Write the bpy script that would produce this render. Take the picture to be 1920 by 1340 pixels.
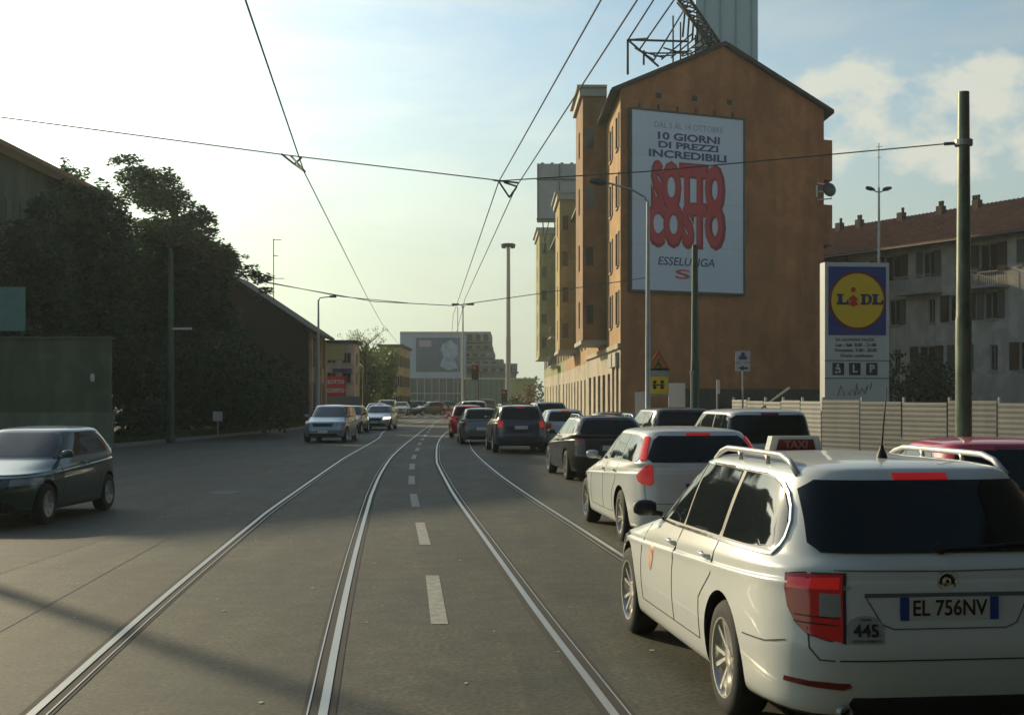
import bpy, bmesh, math, random
from mathutils import Vector, Matrix
from mathutils.bvhtree import BVHTree
from mathutils.geometry import delaunay_2d_cdt
R = math.radians
PI = math.pi
random.seed(7)
for o in list(bpy.data.objects):
    bpy.data.objects.remove(o)
scn = bpy.context.scene
COL = scn.collection

# ------------------------------------------------------------------ camera, sky, sun, exposure
FPX, HOR, CAMH, CXP = 2500.0, 745.0, 1.85, 960.0
cd = bpy.data.cameras.new('camera')
cam = bpy.data.objects.new('camera', cd)
COL.objects.link(cam)
cam.location = (0, 0, CAMH)
cam.rotation_euler = (PI / 2, 0, 0)
cd.sensor_width = 36.0
cd.lens = 36.0 * FPX / 1920.0
cd.shift_y = (HOR - 670.0) / 1920.0
cd.clip_start = 0.1
cd.clip_end = 6000
scn.camera = cam

SUN_AZ, SUN_EL = -39.3, 20.0          # azimuth left of the view axis, elevation
world = bpy.data.worlds.new('World')
scn.world = world
world.use_nodes = True
wn = world.node_tree.nodes
wl = world.node_tree.links
wn.clear()
wout = wn.new('ShaderNodeOutputWorld')
wbg = wn.new('ShaderNodeBackground')
wbg.inputs['Strength'].default_value = 0.12
sky = wn.new('ShaderNodeTexSky')
sky.sky_type = 'NISHITA'
sky.sun_disc = False
sky.sun_elevation = R(SUN_EL)
sky.sun_rotation = R(SUN_AZ)
sky.altitude = 120
sky.air_density = 1.0
sky.dust_density = 1.0
sky.ozone_density = 0.8
tc = wn.new('ShaderNodeTexCoord')
mp = wn.new('ShaderNodeMapping')
mp.inputs['Scale'].default_value = (1.6, 1.6, 5.5)
mp.inputs['Location'].default_value = (0.35, 0.1, 0.62)
wl.new(tc.outputs['Generated'], mp.inputs['Vector'])
cn = wn.new('ShaderNodeTexNoise')
cn.inputs['Scale'].default_value = 2.6
cn.inputs['Detail'].default_value = 9
cn.inputs['Roughness'].default_value = 0.6
cn.inputs['Distortion'].default_value = 0.4
wl.new(mp.outputs['Vector'], cn.inputs['Vector'])
cr = wn.new('ShaderNodeValToRGB')
cr.color_ramp.elements[0].position = 0.45
cr.color_ramp.elements[1].position = 0.85
cr.color_ramp.elements[1].color = (0.75, 0.75, 0.75, 1)
wl.new(cn.outputs['Fac'], cr.inputs['Fac'])
# a bank of small cumulus low in the sky on the right (by direction)
sx_ = wn.new('ShaderNodeSeparateXYZ'); wl.new(tc.outputs['Generated'], sx_.inputs[0])
def wmath(op, a, b=None, c=None):
    n = wn.new('ShaderNodeMath'); n.operation = op
    for i, v in enumerate((a, b, c)):
        if v is None: continue
        if isinstance(v, (int, float)): n.inputs[i].default_value = v
        else: wl.new(v, n.inputs[i])
    return n.outputs[0]
ym = wmath('MAXIMUM', sx_.outputs[1], 0.05)
du = wmath('DIVIDE', wmath('SUBTRACT', wmath('DIVIDE', sx_.outputs[0], ym), 0.33), 0.13)
dv = wmath('DIVIDE', wmath('SUBTRACT', wmath('DIVIDE', sx_.outputs[2], ym), 0.21), 0.050)
rad2 = wmath('ADD', wmath('MULTIPLY', du, du), wmath('MULTIPLY', dv, dv))
msk = wmath('SUBTRACT', 1.0, rad2)
cn2 = wn.new('ShaderNodeTexNoise'); cn2.inputs['Scale'].default_value = 17; cn2.inputs['Detail'].default_value = 10; cn2.inputs['Roughness'].default_value = .55
mp2 = wn.new('ShaderNodeMapping'); mp2.inputs['Scale'].default_value = (1, 1, 1.6); mp2.inputs['Location'].default_value = (.3, .2, .15)
wl.new(tc.outputs['Generated'], mp2.inputs['Vector']); wl.new(mp2.outputs['Vector'], cn2.inputs['Vector'])
cum = wmath('ADD', cn2.outputs['Fac'], wmath('MULTIPLY', msk, 0.16))
cr2 = wn.new('ShaderNodeValToRGB'); cr2.color_ramp.elements[0].position = 0.55; cr2.color_ramp.elements[1].position = 0.68
wl.new(cum, cr2.inputs['Fac'])
gate_ = wmath('GREATER_THAN', msk, -0.9)
bank = wmath('MULTIPLY', wmath('MULTIPLY', cr2.outputs['Color'], 0.85), gate_)
bw = wn.new('ShaderNodeRGBToBW')
wl.new(sky.outputs['Color'], bw.inputs['Color'])
cm = wn.new('ShaderNodeMix')
cm.data_type = 'RGBA'
cm.blend_type = 'MULTIPLY'
cm.inputs[0].default_value = 1.0
wl.new(bw.outputs['Val'], cm.inputs[6])
cm.inputs[7].default_value = (1.45, 1.40, 1.26, 1)
mx = wn.new('ShaderNodeMix')
mx.data_type = 'RGBA'
wl.new(cr.outputs['Color'], mx.inputs[0])
wl.new(sky.outputs['Color'], mx.inputs[6])
wl.new(cm.outputs[2], mx.inputs[7])
# grey evening haze bank low over the horizon
hf = wn.new('ShaderNodeMapRange'); hf.inputs['From Min'].default_value = 0.30; hf.inputs['From Max'].default_value = 0.02
hf.inputs['To Min'].default_value = 0.0; hf.inputs['To Max'].default_value = 0.92; hf.interpolation_type = 'SMOOTHSTEP'
wl.new(sx_.outputs[2], hf.inputs['Value'])
mh = wn.new('ShaderNodeMix'); mh.data_type = 'RGBA'
wl.new(hf.outputs['Result'], mh.inputs[0]); wl.new(mx.outputs[2], mh.inputs[6]); 
hr = wn.new('ShaderNodeValToRGB')                       # the bank is brighter and yellower toward the sun
hr.color_ramp.elements[0].position = 0.0; hr.color_ramp.elements[0].color = (.70, .76, .56, 1)
hr.color_ramp.elements[1].position = 1.0; hr.color_ramp.elements[1].color = (.34, .37, .36, 1)
e_ = hr.color_ramp.elements.new(.42); e_.color = (.50, .50, .42, 1)
wl.new(wmath('ADD', wmath('DIVIDE', sx_.outputs[0], ym), 0.42), hr.inputs['Fac'])
hs_ = wn.new('ShaderNodeVectorMath'); hs_.operation = 'SCALE'; hs_.inputs['Scale'].default_value = 9.5
wl.new(hr.outputs['Color'], hs_.inputs[0]); wl.new(hs_.outputs[0], mh.inputs[7])
mc_ = wn.new('ShaderNodeMix'); mc_.data_type = 'RGBA'
wl.new(bank, mc_.inputs[0]); wl.new(mh.outputs[2], mc_.inputs[6]); mc_.inputs[7].default_value = (6.4, 5.9, 5.3, 1)
tn_ = wn.new('ShaderNodeMix'); tn_.data_type = 'RGBA'; tn_.blend_type = 'MULTIPLY'; tn_.inputs[0].default_value = 1
wl.new(mc_.outputs[2], tn_.inputs[6]); tn_.inputs[7].default_value = (.95, 1.03, .98, 1)
dt_ = wn.new('ShaderNodeVectorMath'); dt_.operation = 'DOT_PRODUCT'; nm_ = wn.new('ShaderNodeVectorMath'); nm_.operation = 'NORMALIZE'
wl.new(tc.outputs['Generated'], nm_.inputs[0]); wl.new(nm_.outputs[0], dt_.inputs[0])
dt_.inputs[1].default_value = (math.sin(R(SUN_AZ))*math.cos(R(SUN_EL)), math.cos(R(SUN_AZ))*math.cos(R(SUN_EL)), math.sin(R(SUN_EL)))
glow = wmath('ADD', 1.0, wmath('MULTIPLY', wmath('POWER', wmath('MAXIMUM', dt_.outputs['Value'], 0.0), 7.0), 0.75))   # aureole of thin cloud round the sun
gs_ = wn.new('ShaderNodeVectorMath'); gs_.operation = 'SCALE'
wl.new(tn_.outputs[2], gs_.inputs[0]); wl.new(glow, gs_.inputs['Scale']); wl.new(gs_.outputs[0], wbg.inputs['Color'])
wl.new(wbg.outputs['Background'], wout.inputs['Surface'])

sl = bpy.data.lights.new('sun', 'SUN')
sl.energy = 4.6
sl.angle = R(1.1)
sl.color = (1.0, 0.83, 0.53)
so = bpy.data.objects.new('sun', sl)
COL.objects.link(so)
sdir = Vector((math.sin(R(SUN_AZ)) * math.cos(R(SUN_EL)), math.cos(R(SUN_AZ)) * math.cos(R(SUN_EL)), math.sin(R(SUN_EL))))
so.rotation_euler = sdir.to_track_quat('Z', 'Y').to_euler()
so.location = (-30, 20, 40)

scn.view_settings.view_transform = 'Standard'
scn.view_settings.look = 'None'
scn.view_settings.gamma = 1
scn.view_settings.exposure = 0.0
scn.render.engine = 'CYCLES'

# ------------------------------------------------------------------ pixel to place (plan measured from the photo)
def X(px, Y): return (px - CXP) / FPX * Y
def Z(py, Y): return CAMH + (HOR - py) / FPX * Y
def G(px, py):
    Y = FPX * CAMH / (py - HOR)
    return ((px - CXP) / FPX * Y, Y)

# ------------------------------------------------------------------ materials
MATS = {}
def mat(name, col, rough=0.6, metal=0.0, var=0.0, vscale=3.0, bump=0.0, bscale=30.0, coat=0.0, emit=None, es=1.0, spec=0.5, col2=None, detail=6, stretch=None):
    if name in MATS: return MATS[name]
    m = bpy.data.materials.new(name)
    m.use_nodes = True
    nt = m.node_tree
    b = nt.nodes['Principled BSDF']
    b.inputs['Base Color'].default_value = (*col, 1)
    b.inputs['Roughness'].default_value = rough
    b.inputs['Metallic'].default_value = metal
    b.inputs['Specular IOR Level'].default_value = spec
    if coat:
        b.inputs['Coat Weight'].default_value = coat
        b.inputs['Coat Roughness'].default_value = 0.04
    if emit:
        b.inputs['Emission Color'].default_value = (*emit, 1)
        b.inputs['Emission Strength'].default_value = es
    if var or bump or col2:
        t = nt.nodes.new('ShaderNodeTexCoord')
        src = t.outputs['Object']
        if stretch:
            mpn = nt.nodes.new('ShaderNodeMapping')
            mpn.inputs['Scale'].default_value = stretch
            nt.links.new(src, mpn.inputs['Vector'])
            src = mpn.outputs['Vector']
    if var or col2:
        n = nt.nodes.new('ShaderNodeTexNoise')
        n.inputs['Scale'].default_value = vscale
        n.inputs['Detail'].default_value = detail
        n.inputs['Roughness'].default_value = 0.65
        nt.links.new(src, n.inputs['Vector'])
        r = nt.nodes.new('ShaderNodeValToRGB')
        r.color_ramp.elements[0].position = 0.32
        r.color_ramp.elements[1].position = 0.68
        c2 = col2 if col2 else tuple(min(1, c * (1 + var)) for c in col)
        c1 = col if col2 else tuple(c * (1 - var) for c in col)
        r.color_ramp.elements[0].color = (*c1, 1)
        r.color_ramp.elements[1].color = (*c2, 1)
        nt.links.new(n.outputs['Fac'], r.inputs['Fac'])
        nt.links.new(r.outputs['Color'], b.inputs['Base Color'])
    if bump:
        n2 = nt.nodes.new('ShaderNodeTexNoise')
        n2.inputs['Scale'].default_value = bscale
        n2.inputs['Detail'].default_value = 4
        nt.links.new(src, n2.inputs['Vector'])
        bp = nt.nodes.new('ShaderNodeBump')
        bp.inputs['Strength'].default_value = bump
        bp.inputs['Distance'].default_value = 0.02
        nt.links.new(n2.outputs['Fac'], bp.inputs['Height'])
        nt.links.new(bp.outputs['Normal'], b.inputs['Normal'])
    MATS[name] = m
    return m

def leafmat(name, c1, c2, rough=0.6):
    m = mat(name, c1, rough, col2=c2, vscale=0.9, detail=8)
    b = m.node_tree.nodes['Principled BSDF']
    nt = m.node_tree
    tr = nt.nodes.new('ShaderNodeBsdfTranslucent'); mxn = nt.nodes.new('ShaderNodeMixShader'); mxn.inputs[0].default_value = .32
    cs = b.inputs['Base Color'].links[0].from_socket
    nt.links.new(cs, tr.inputs['Color']); nt.links.new(b.outputs[0], mxn.inputs[1]); nt.links.new(tr.outputs[0], mxn.inputs[2])
    nt.links.new(mxn.outputs[0], nt.nodes['Material Output'].inputs['Surface'])
    return m

# asphalt: fine aggregate, broad stains, worn wheel tracks and patches
def asphalt(name, base, warm):
    m = bpy.data.materials.new(name)
    m.use_nodes = True
    nt = m.node_tree
    N = nt.nodes; L = nt.links
    b = N['Principled BSDF']
    b.inputs['Roughness'].default_value = 0.72
    b.inputs['Specular IOR Level'].default_value = 0.38
    t = N.new('ShaderNodeTexCoord')
    def noise(scale, det, st=None):
        n = N.new('ShaderNodeTexNoise'); n.inputs['Scale'].default_value = scale; n.inputs['Detail'].default_value = det
        if st:
            q = N.new('ShaderNodeMapping'); q.inputs['Scale'].default_value = st
            L.new(t.outputs['Object'], q.inputs['Vector']); L.new(q.outputs['Vector'], n.inputs['Vector'])
        else:
            L.new(t.outputs['Object'], n.inputs['Vector'])
        return n
    def ramp(src, a, b_, ca, cb):
        r = N.new('ShaderNodeValToRGB')
        r.color_ramp.elements[0].position = a; r.color_ramp.elements[1].position = b_
        r.color_ramp.elements[0].color = (ca, ca, ca, 1); r.color_ramp.elements[1].color = (cb, cb, cb, 1)
        L.new(src, r.inputs['Fac']); return r
    fine = ramp(noise(26, 7).outputs['Fac'], 0.34, 0.68, 0.40, 1.8)
    mid = ramp(noise(3.5, 9).outputs['Fac'], 0.3, 0.7, 0.70, 1.30)
    streak = ramp(noise(1.0, 5, (1.6, 0.09, 1)).outputs['Fac'], 0.35, 0.65, 0.78, 1.18)
    def mul(a, bb):
        q = N.new('ShaderNodeMix'); q.data_type = 'RGBA'; q.blend_type = 'MULTIPLY'; q.inputs[0].default_value = 1
        if isinstance(a, tuple): q.inputs[6].default_value = a
        else: L.new(a, q.inputs[6])
        L.new(bb, q.inputs[7]); return q.outputs[2]
    big = N.new('ShaderNodeValToRGB')
    big.color_ramp.elements[0].color = (*base, 1); big.color_ramp.elements[1].color = (*warm, 1)
    big.color_ramp.elements[0].position = 0.38; big.color_ramp.elements[1].position = 0.62
    L.new(noise(0.25, 3).outputs['Fac'], big.inputs['Fac'])
    stain = ramp(noise(.9, 8, (1.5, .5, 1)).outputs['Fac'], 0.54, 0.66, 1.0, 0.66)
    c = mul(mul(mul(mul(big.outputs['Color'], fine.outputs['Color']), mid.outputs['Color']), streak.outputs['Color']), stain.outputs['Color'])
    vo = N.new('ShaderNodeTexVoronoi'); vo.feature = 'DISTANCE_TO_EDGE'; vo.inputs['Scale'].default_value = 0.35
    q = N.new('ShaderNodeMapping'); q.inputs['Scale'].default_value = (1.0, 0.45, 1)
    nd = noise(1.1, 4)
    ad = N.new('ShaderNodeVectorMath'); ad.operation = 'ADD'
    L.new(t.outputs['Object'], ad.inputs[0]); L.new(nd.outputs['Color'], ad.inputs[1])
    L.new(ad.outputs[0], q.inputs['Vector']); L.new(q.outputs['Vector'], vo.inputs['Vector'])
    crk = ramp(vo.outputs['Distance'], 0.002, 0.006, 0.78, 1.0)
    c = mul(c, crk.outputs['Color'])
    L.new(c, b.inputs['Base Color'])
    bp = N.new('ShaderNodeBump'); bp.inputs['Strength'].default_value = 0.5; bp.inputs['Distance'].default_value = 0.006
    L.new(noise(140, 2).outputs['Fac'], bp.inputs['Height'])
    L.new(bp.outputs['Normal'], b.inputs['Normal'])
    return m

# ------------------------------------------------------------------ mesh builder
class MB:
    def __init__(s): s.v = []; s.f = []; s.mi = []; s.mats = []; s.cur = 0
    def use(s, m):
        if m not in s.mats: s.mats.append(m)
        s.cur = s.mats.index(m); return s
    def add(s, vs, fs):
        o = len(s.v); s.v += [tuple(p) for p in vs]
        for f in fs: s.f.append(tuple(i + o for i in f)); s.mi.append(s.cur)
        return s
    def quad(s, a, b, c, d): return s.add([a, b, c, d], [(0, 1, 2, 3)])
    def box(s, x0, x1, y0, y1, z0, z1):
        return s.add([(x0,y0,z0),(x1,y0,z0),(x1,y1,z0),(x0,y1,z0),(x0,y0,z1),(x1,y0,z1),(x1,y1,z1),(x0,y1,z1)],
                     [(0,3,2,1),(4,5,6,7),(0,1,5,4),(1,2,6,5),(2,3,7,6),(3,0,4,7)])
    def obox(s, o, u, v, w):                      # origin corner and three edge vectors
        o, u, v, w = map(Vector, (o, u, v, w))
        p = [o, o+u, o+u+v, o+v, o+w, o+u+w, o+u+v+w, o+v+w]
        fs = [(0,3,2,1),(4,5,6,7),(0,1,5,4),(1,2,6,5),(2,3,7,6),(3,0,4,7)]
        if u.cross(v).dot(w) < 0: fs = [tuple(reversed(f)) for f in fs]
        return s.add(p, fs)
    def prism(s, poly, d):                        # 3-D planar polygon extruded by vector d
        p = [Vector(q) for q in poly]; d = Vector(d); n = len(p)
        nrm = Vector((0,0,0))
        for i in range(n): nrm += p[i].cross(p[(i+1) % n])
        if nrm.dot(d) > 0: p.reverse()
        fs = [tuple(range(n)), tuple(range(2*n-1, n-1, -1))] + [(i, i+n, (i+1) % n + n, (i+1) % n) for i in range(n)]
        return s.add(p + [q + d for q in p], fs)
    def tube(s, pts, r, n=8, caps=True):          # r: number or list
        pts = [Vector(p) for p in pts]; m = len(pts)
        rs = r if isinstance(r, (list, tuple)) else [r] * m
        ref = None; vs = []
        for i, p in enumerate(pts):
            t = (pts[min(i+1, m-1)] - pts[max(i-1, 0)]).normalized()
            if ref is None: ref = Vector((0,0,1)) if abs(t.z) < 0.9 else Vector((1,0,0))
            a = t.cross(ref).normalized(); b = t.cross(a).normalized(); ref = -b if False else ref
            vs += [p + (a * math.cos(2*PI*k/n) + b * math.sin(2*PI*k/n)) * rs[i] for k in range(n)]
        fs = [(i*n+k, (i+1)*n+k, (i+1)*n+(k+1) % n, i*n+(k+1) % n) for i in range(m-1) for k in range(n)]
        if caps: fs += [tuple(range(n)), tuple(range(m*n-1, m*n-n-1, -1))]
        return s.add(vs, fs)
    def lathe(s, prof, origin, axis, n=32):       # prof: (radius, along)
        o = Vector(origin); ax = Vector(axis).normalized()
        a = ax.orthogonal().normalized(); b = ax.cross(a)
        vs = [o + ax*h + (a*math.cos(2*PI*k/n) + b*math.sin(2*PI*k/n))*r for r, h in prof for k in range(n)]
        m = len(prof)
        fs = [(i*n+k, i*n+(k+1) % n, (i+1)*n+(k+1) % n, (i+1)*n+k) for i in range(m-1) for k in range(n)]
        return s.add(vs, fs)
    def text(s, body, size, origin, right, up, ext=0.004, align='CENTER', bold=0.0, sx=1.0, shear=0.0):
        vs, fs = text_geo(body, size, ext, align, bold, shear)
        o, r, u = Vector(origin), Vector(right).normalized(), Vector(up).normalized()
        n = r.cross(u)
        return s.add([o + r*(x*sx) + u*y + n*z for x, y, z in vs], fs)
    def build(s, name, m=None, parent=None, smooth=False, fix=False, angle=None):
        me = bpy.data.meshes.new(name)
        me.from_pydata([tuple(p) for p in s.v], [], s.f)
        ml = s.mats if s.mats else [m]
        for q in ml: me.materials.append(q)
        if len(ml) > 1: me.polygons.foreach_set('material_index', s.mi)
        if smooth: me.polygons.foreach_set('use_smooth', [True] * len(me.polygons))
        if fix:
            bm = bmesh.new(); bm.from_mesh(me)
            bmesh.ops.remove_doubles(bm, verts=bm.verts, dist=1e-5)
            bmesh.ops.recalc_face_normals(bm, faces=bm.faces); bm.to_mesh(me); bm.free()
        if angle: me.set_sharp_from_angle(angle=R(angle))
        me.update()
        o = bpy.data.objects.new(name, me)
        COL.objects.link(o)
        if parent: o.parent = parent
        return o

TG = {}
def text_geo(body, size, ext, align, bold, shear=0.0):
    k = (body, size, ext, align, bold, shear)
    if k in TG: return TG[k]
    c = bpy.data.curves.new('text', 'FONT')
    c.body = body; c.size = size; c.extrude = ext; c.align_x = align; c.align_y = 'CENTER'; c.offset = bold; c.shear = shear
    c.resolution_u = 3
    o = bpy.data.objects.new('text', c)
    COL.objects.link(o)
    bpy.context.view_layer.update()
    me = bpy.data.meshes.new_from_object(o.evaluated_get(bpy.context.evaluated_depsgraph_get()))
    vs = [tuple(v.co) for v in me.vertices]; fs = [tuple(p.vertices) for p in me.polygons]
    bpy.data.objects.remove(o); bpy.data.curves.remove(c); bpy.data.meshes.remove(me)
    TG[k] = (vs, fs)
    return TG[k]

def thing(name, label, cat, loc=(0,0,0), rz=0.0, group=None):
    o = bpy.data.objects.new(name, None)
    COL.objects.link(o)
    o.location = loc; o.rotation_euler = (0, 0, rz)
    o.empty_display_size = 0.3
    return tag(o, label, cat, group)
def tag(o, label, cat, group=None):
    o['label'] = label; o['category'] = cat
    if group: o['group'] = group
    return o
def struct(o, kind='structure'):
    o['kind'] = kind; return o
def copy_tree(o, parent=None):
    c = o.copy(); COL.objects.link(c); c.parent = parent
    for ch in list(o.children): copy_tree(ch, c)
    return c

# ------------------------------------------------------------------ shared materials
M_white = mat('white_paint', (0.62, 0.645, 0.62), 0.32, coat=0.6, var=0.03, vscale=2.0)
M_glass = mat('dark_glass', (0.012, 0.016, 0.018), 0.05, spec=0.6)
M_tint = mat('tinted_glass', (0.006, 0.010, 0.012), 0.06, spec=0.28)
M_black = mat('black_trim', (0.015, 0.015, 0.016), 0.55)
M_seal = mat('door_seal', (0.05, 0.05, 0.05), 0.8)
M_tyre = mat('tyre_rubber', (0.018, 0.018, 0.018), 0.85, bump=0.2, bscale=60)
M_alloy = mat('alloy_metal', (0.62, 0.62, 0.60), 0.28, metal=0.85)
M_alloydark = mat('alloy_inner', (0.03, 0.03, 0.03), 0.5)
M_chrome = mat('chrome', (0.8, 0.8, 0.78), 0.12, metal=1.0)
M_red = mat('red_lens', (0.20, 0.006, 0.008), 0.12, coat=0.8)
M_redlit = mat('lit_brake_lens', (0.6, 0.01, 0.01), 0.2, emit=(1.0, 0.03, 0.02), es=.16)
M_redlow = mat('lit_tail_lens', (0.20, 0.006, 0.008), 0.15, coat=.6, emit=(1.0, 0.02, 0.015), es=0.05)
M_clear = mat('clear_lens', (0.28, 0.28, 0.28), 0.12, coat=0.8)
M_headlit = mat('lit_headlamp', (0.8, 0.8, 0.8), 0.2, emit=(1.0, 0.95, 0.85), es=3.0)
M_plate = mat('plate_white', (0.62, 0.62, 0.56), 0.4)
M_plateblue = mat('plate_blue', (0.01, 0.05, 0.30), 0.4)
M_ink = mat('black_ink', (0.012, 0.012, 0.014), 0.5)
M_steel = mat('galvanised_steel', (0.34, 0.35, 0.34), 0.45, metal=0.6, var=0.15, vscale=4)
M_wire = mat('wire_metal', (0.09, 0.09, 0.085), 0.6)
M_greenpole = mat('green_pole_paint', (0.035, 0.075, 0.045), 0.5, var=0.35, vscale=5, stretch=(1, 1, 0.3))
M_well = M_black

# ================================================================== CARS
def spline_rows(rows, sub=4):
    out = []
    n = len(rows)
    for i in range(n - 1):
        p0 = rows[max(i-1, 0)]; p1 = rows[i]; p2 = rows[i+1]; p3 = rows[min(i+2, n-1)]
        for k in range(sub):
            t = k / sub
            r = []
            for a, b, c, d in zip(p0, p1, p2, p3):
                m1 = (c - a) * 0.5; m2 = (d - b) * 0.5
                lim = abs(c - b) * 1.6
                m1 = max(-lim, min(lim, m1)); m2 = max(-lim, min(lim, m2))
                t2 = t*t; t3 = t2*t
                r.append((2*t3-3*t2+1)*b + (t3-2*t2+t)*m1 + (-2*t3+3*t2)*c + (t3-t2)*m2)
            out.append(r)
    out.append(list(rows[-1]))
    return out

def theta_list(m=34, a=2.2, w=0.85, n=5.0):
    fine = []; last = None; s = 0
    for i in range(2001):
        th = PI * i / 2000
        ct, st = math.cos(th), math.sin(th)
        x = a * math.copysign(abs(ct) ** (2/n), ct); y = w * abs(st) ** (2/n)
        if last: s += math.hypot(x-last[0], y-last[1])
        last = (x, y); fine.append((s, th))
    tot = s; res = []; j = 0
    for k in range(m + 1):
        while j < 2000 and fine[j][0] < tot * k / m: j += 1
        res.append(fine[j][1])
    res[0] = 0.0; res[-1] = PI
    return res
THETA = theta_list()

def loop_points(row):
    zr, zf, xr, xf, w, nr, nf = row
    xc = (xf + xr) / 2; a = (xf - xr) / 2
    half = []
    for th in THETA:
        ct, st = math.cos(th), max(0.0, math.sin(th))
        n = nf if ct > 0 else nr
        x = xc + a * math.copysign(abs(ct) ** (2/n), ct)
        y = w * st ** (2/n)
        t = (x - xr) / (xf - xr)
        half.append((x, y, zr + (zf - zr) * t))
    half[0] = (half[0][0], 0.0, half[0][2]); half[-1] = (half[-1][0], 0.0, half[-1][2])
    return half + [(x, -y, z) for x, y, z in reversed(half[1:-1])]

def std_rows(s):
    b = s['W'] / 2; xr = -s['L'] / 2; xf = s['L'] / 2
    nr, nf = s.get('nr', 7), s.get('nf', 4.6)
    H = s['H']; br, bf = s['belt_r'], s['belt_f']; cow = s['cowl']; xbr = s['xbelt_r']
    rr, rf = s['roof_r'], s['roof_f']; nz = s['nose']; g = s.get('clear', 0.2)
    rw = s.get('roof_w', 0.70); ng = s.get('ng', 5.5); nrg = s.get('nrg', 6.5); ds = s.get('deck', None)
    sh = s.get('shoulder', br - 0.12)
    rows = [
        (g+.03, g+.03, xr+1.6, xf-1.6, 0.0, nr, nf),
        (g+.02, g+.02, xr+.40, xf-.45, b*.62, nr, nf),
        (g, g, xr+.14, xf-.16, b*.88, nr, nf),
        (g+.05, g+.04, xr+.05, xf-.06, b*.955, nr, nf),
        (.40, .38, xr+.01, xf-.015, b*.985, nr, nf),
        (.56, .52, xr, xf, b, nr, nf),
        (.68, .62, xr+.025, xf-.03, b*1.0, nr, nf),
        (sh-.06, nz-.07, xr+.055, xf-.09, b*.992, nr, nf),
        (sh, nz-.045, xr+.07, xf-.11, b*.994, nr, nf),
        (sh+.018, nz-.02, xr+.078, xf-.17, b*.972, nr, nf),
        (sh+.03, nz, xr+.08, xf-.20, b*.968, nr, nf),
        (br-.05, nz+.05, min(xbr-.03, xr+.12), xf-.46, b*.955, nr, nf-.3),
    ]
    if ds is not None:                              # saloon: boot deck between tail and rear glass
        rows.append((br-.02, bf-.03, xr+.20, cow+.30, b*.93, nr, ng-.4))
    rows += [
        (br, bf, xbr, cow, b*.905, nrg, ng),
        (br+.015, bf+.015, xbr+.012, cow-.03, b*.895, nrg, ng),
    ]
    gh = H - .085
    for t, bul in ((.33, .012), (.66, .014), (.92, .008)):
        rows.append((br + (gh-br)*t, bf + (gh-bf)*t, xbr + (rr-xbr)*t**1.05, cow + (rf-cow)*t**1.03, b*(.895 + (rw-.895)*t) + bul, nrg, ng))
    rows += [
        (gh+.01, gh+.01, rr+.02, rf-.03, b*rw, nrg, ng),
        (H-.045, H-.045, rr+.06, rf-.14, b*(rw-.06), nrg, ng-.5),
        (H-.018, H-.022, rr+.22, rf-.34, b*(rw-.2), 4, 4),
        (H-.004, H-.004, rr+.50, rf-.6, b*.26, 3, 3),
        (H, H, rr+.75, rf-.8, 0.0, 3, 3),
    ]
    return rows

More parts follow.
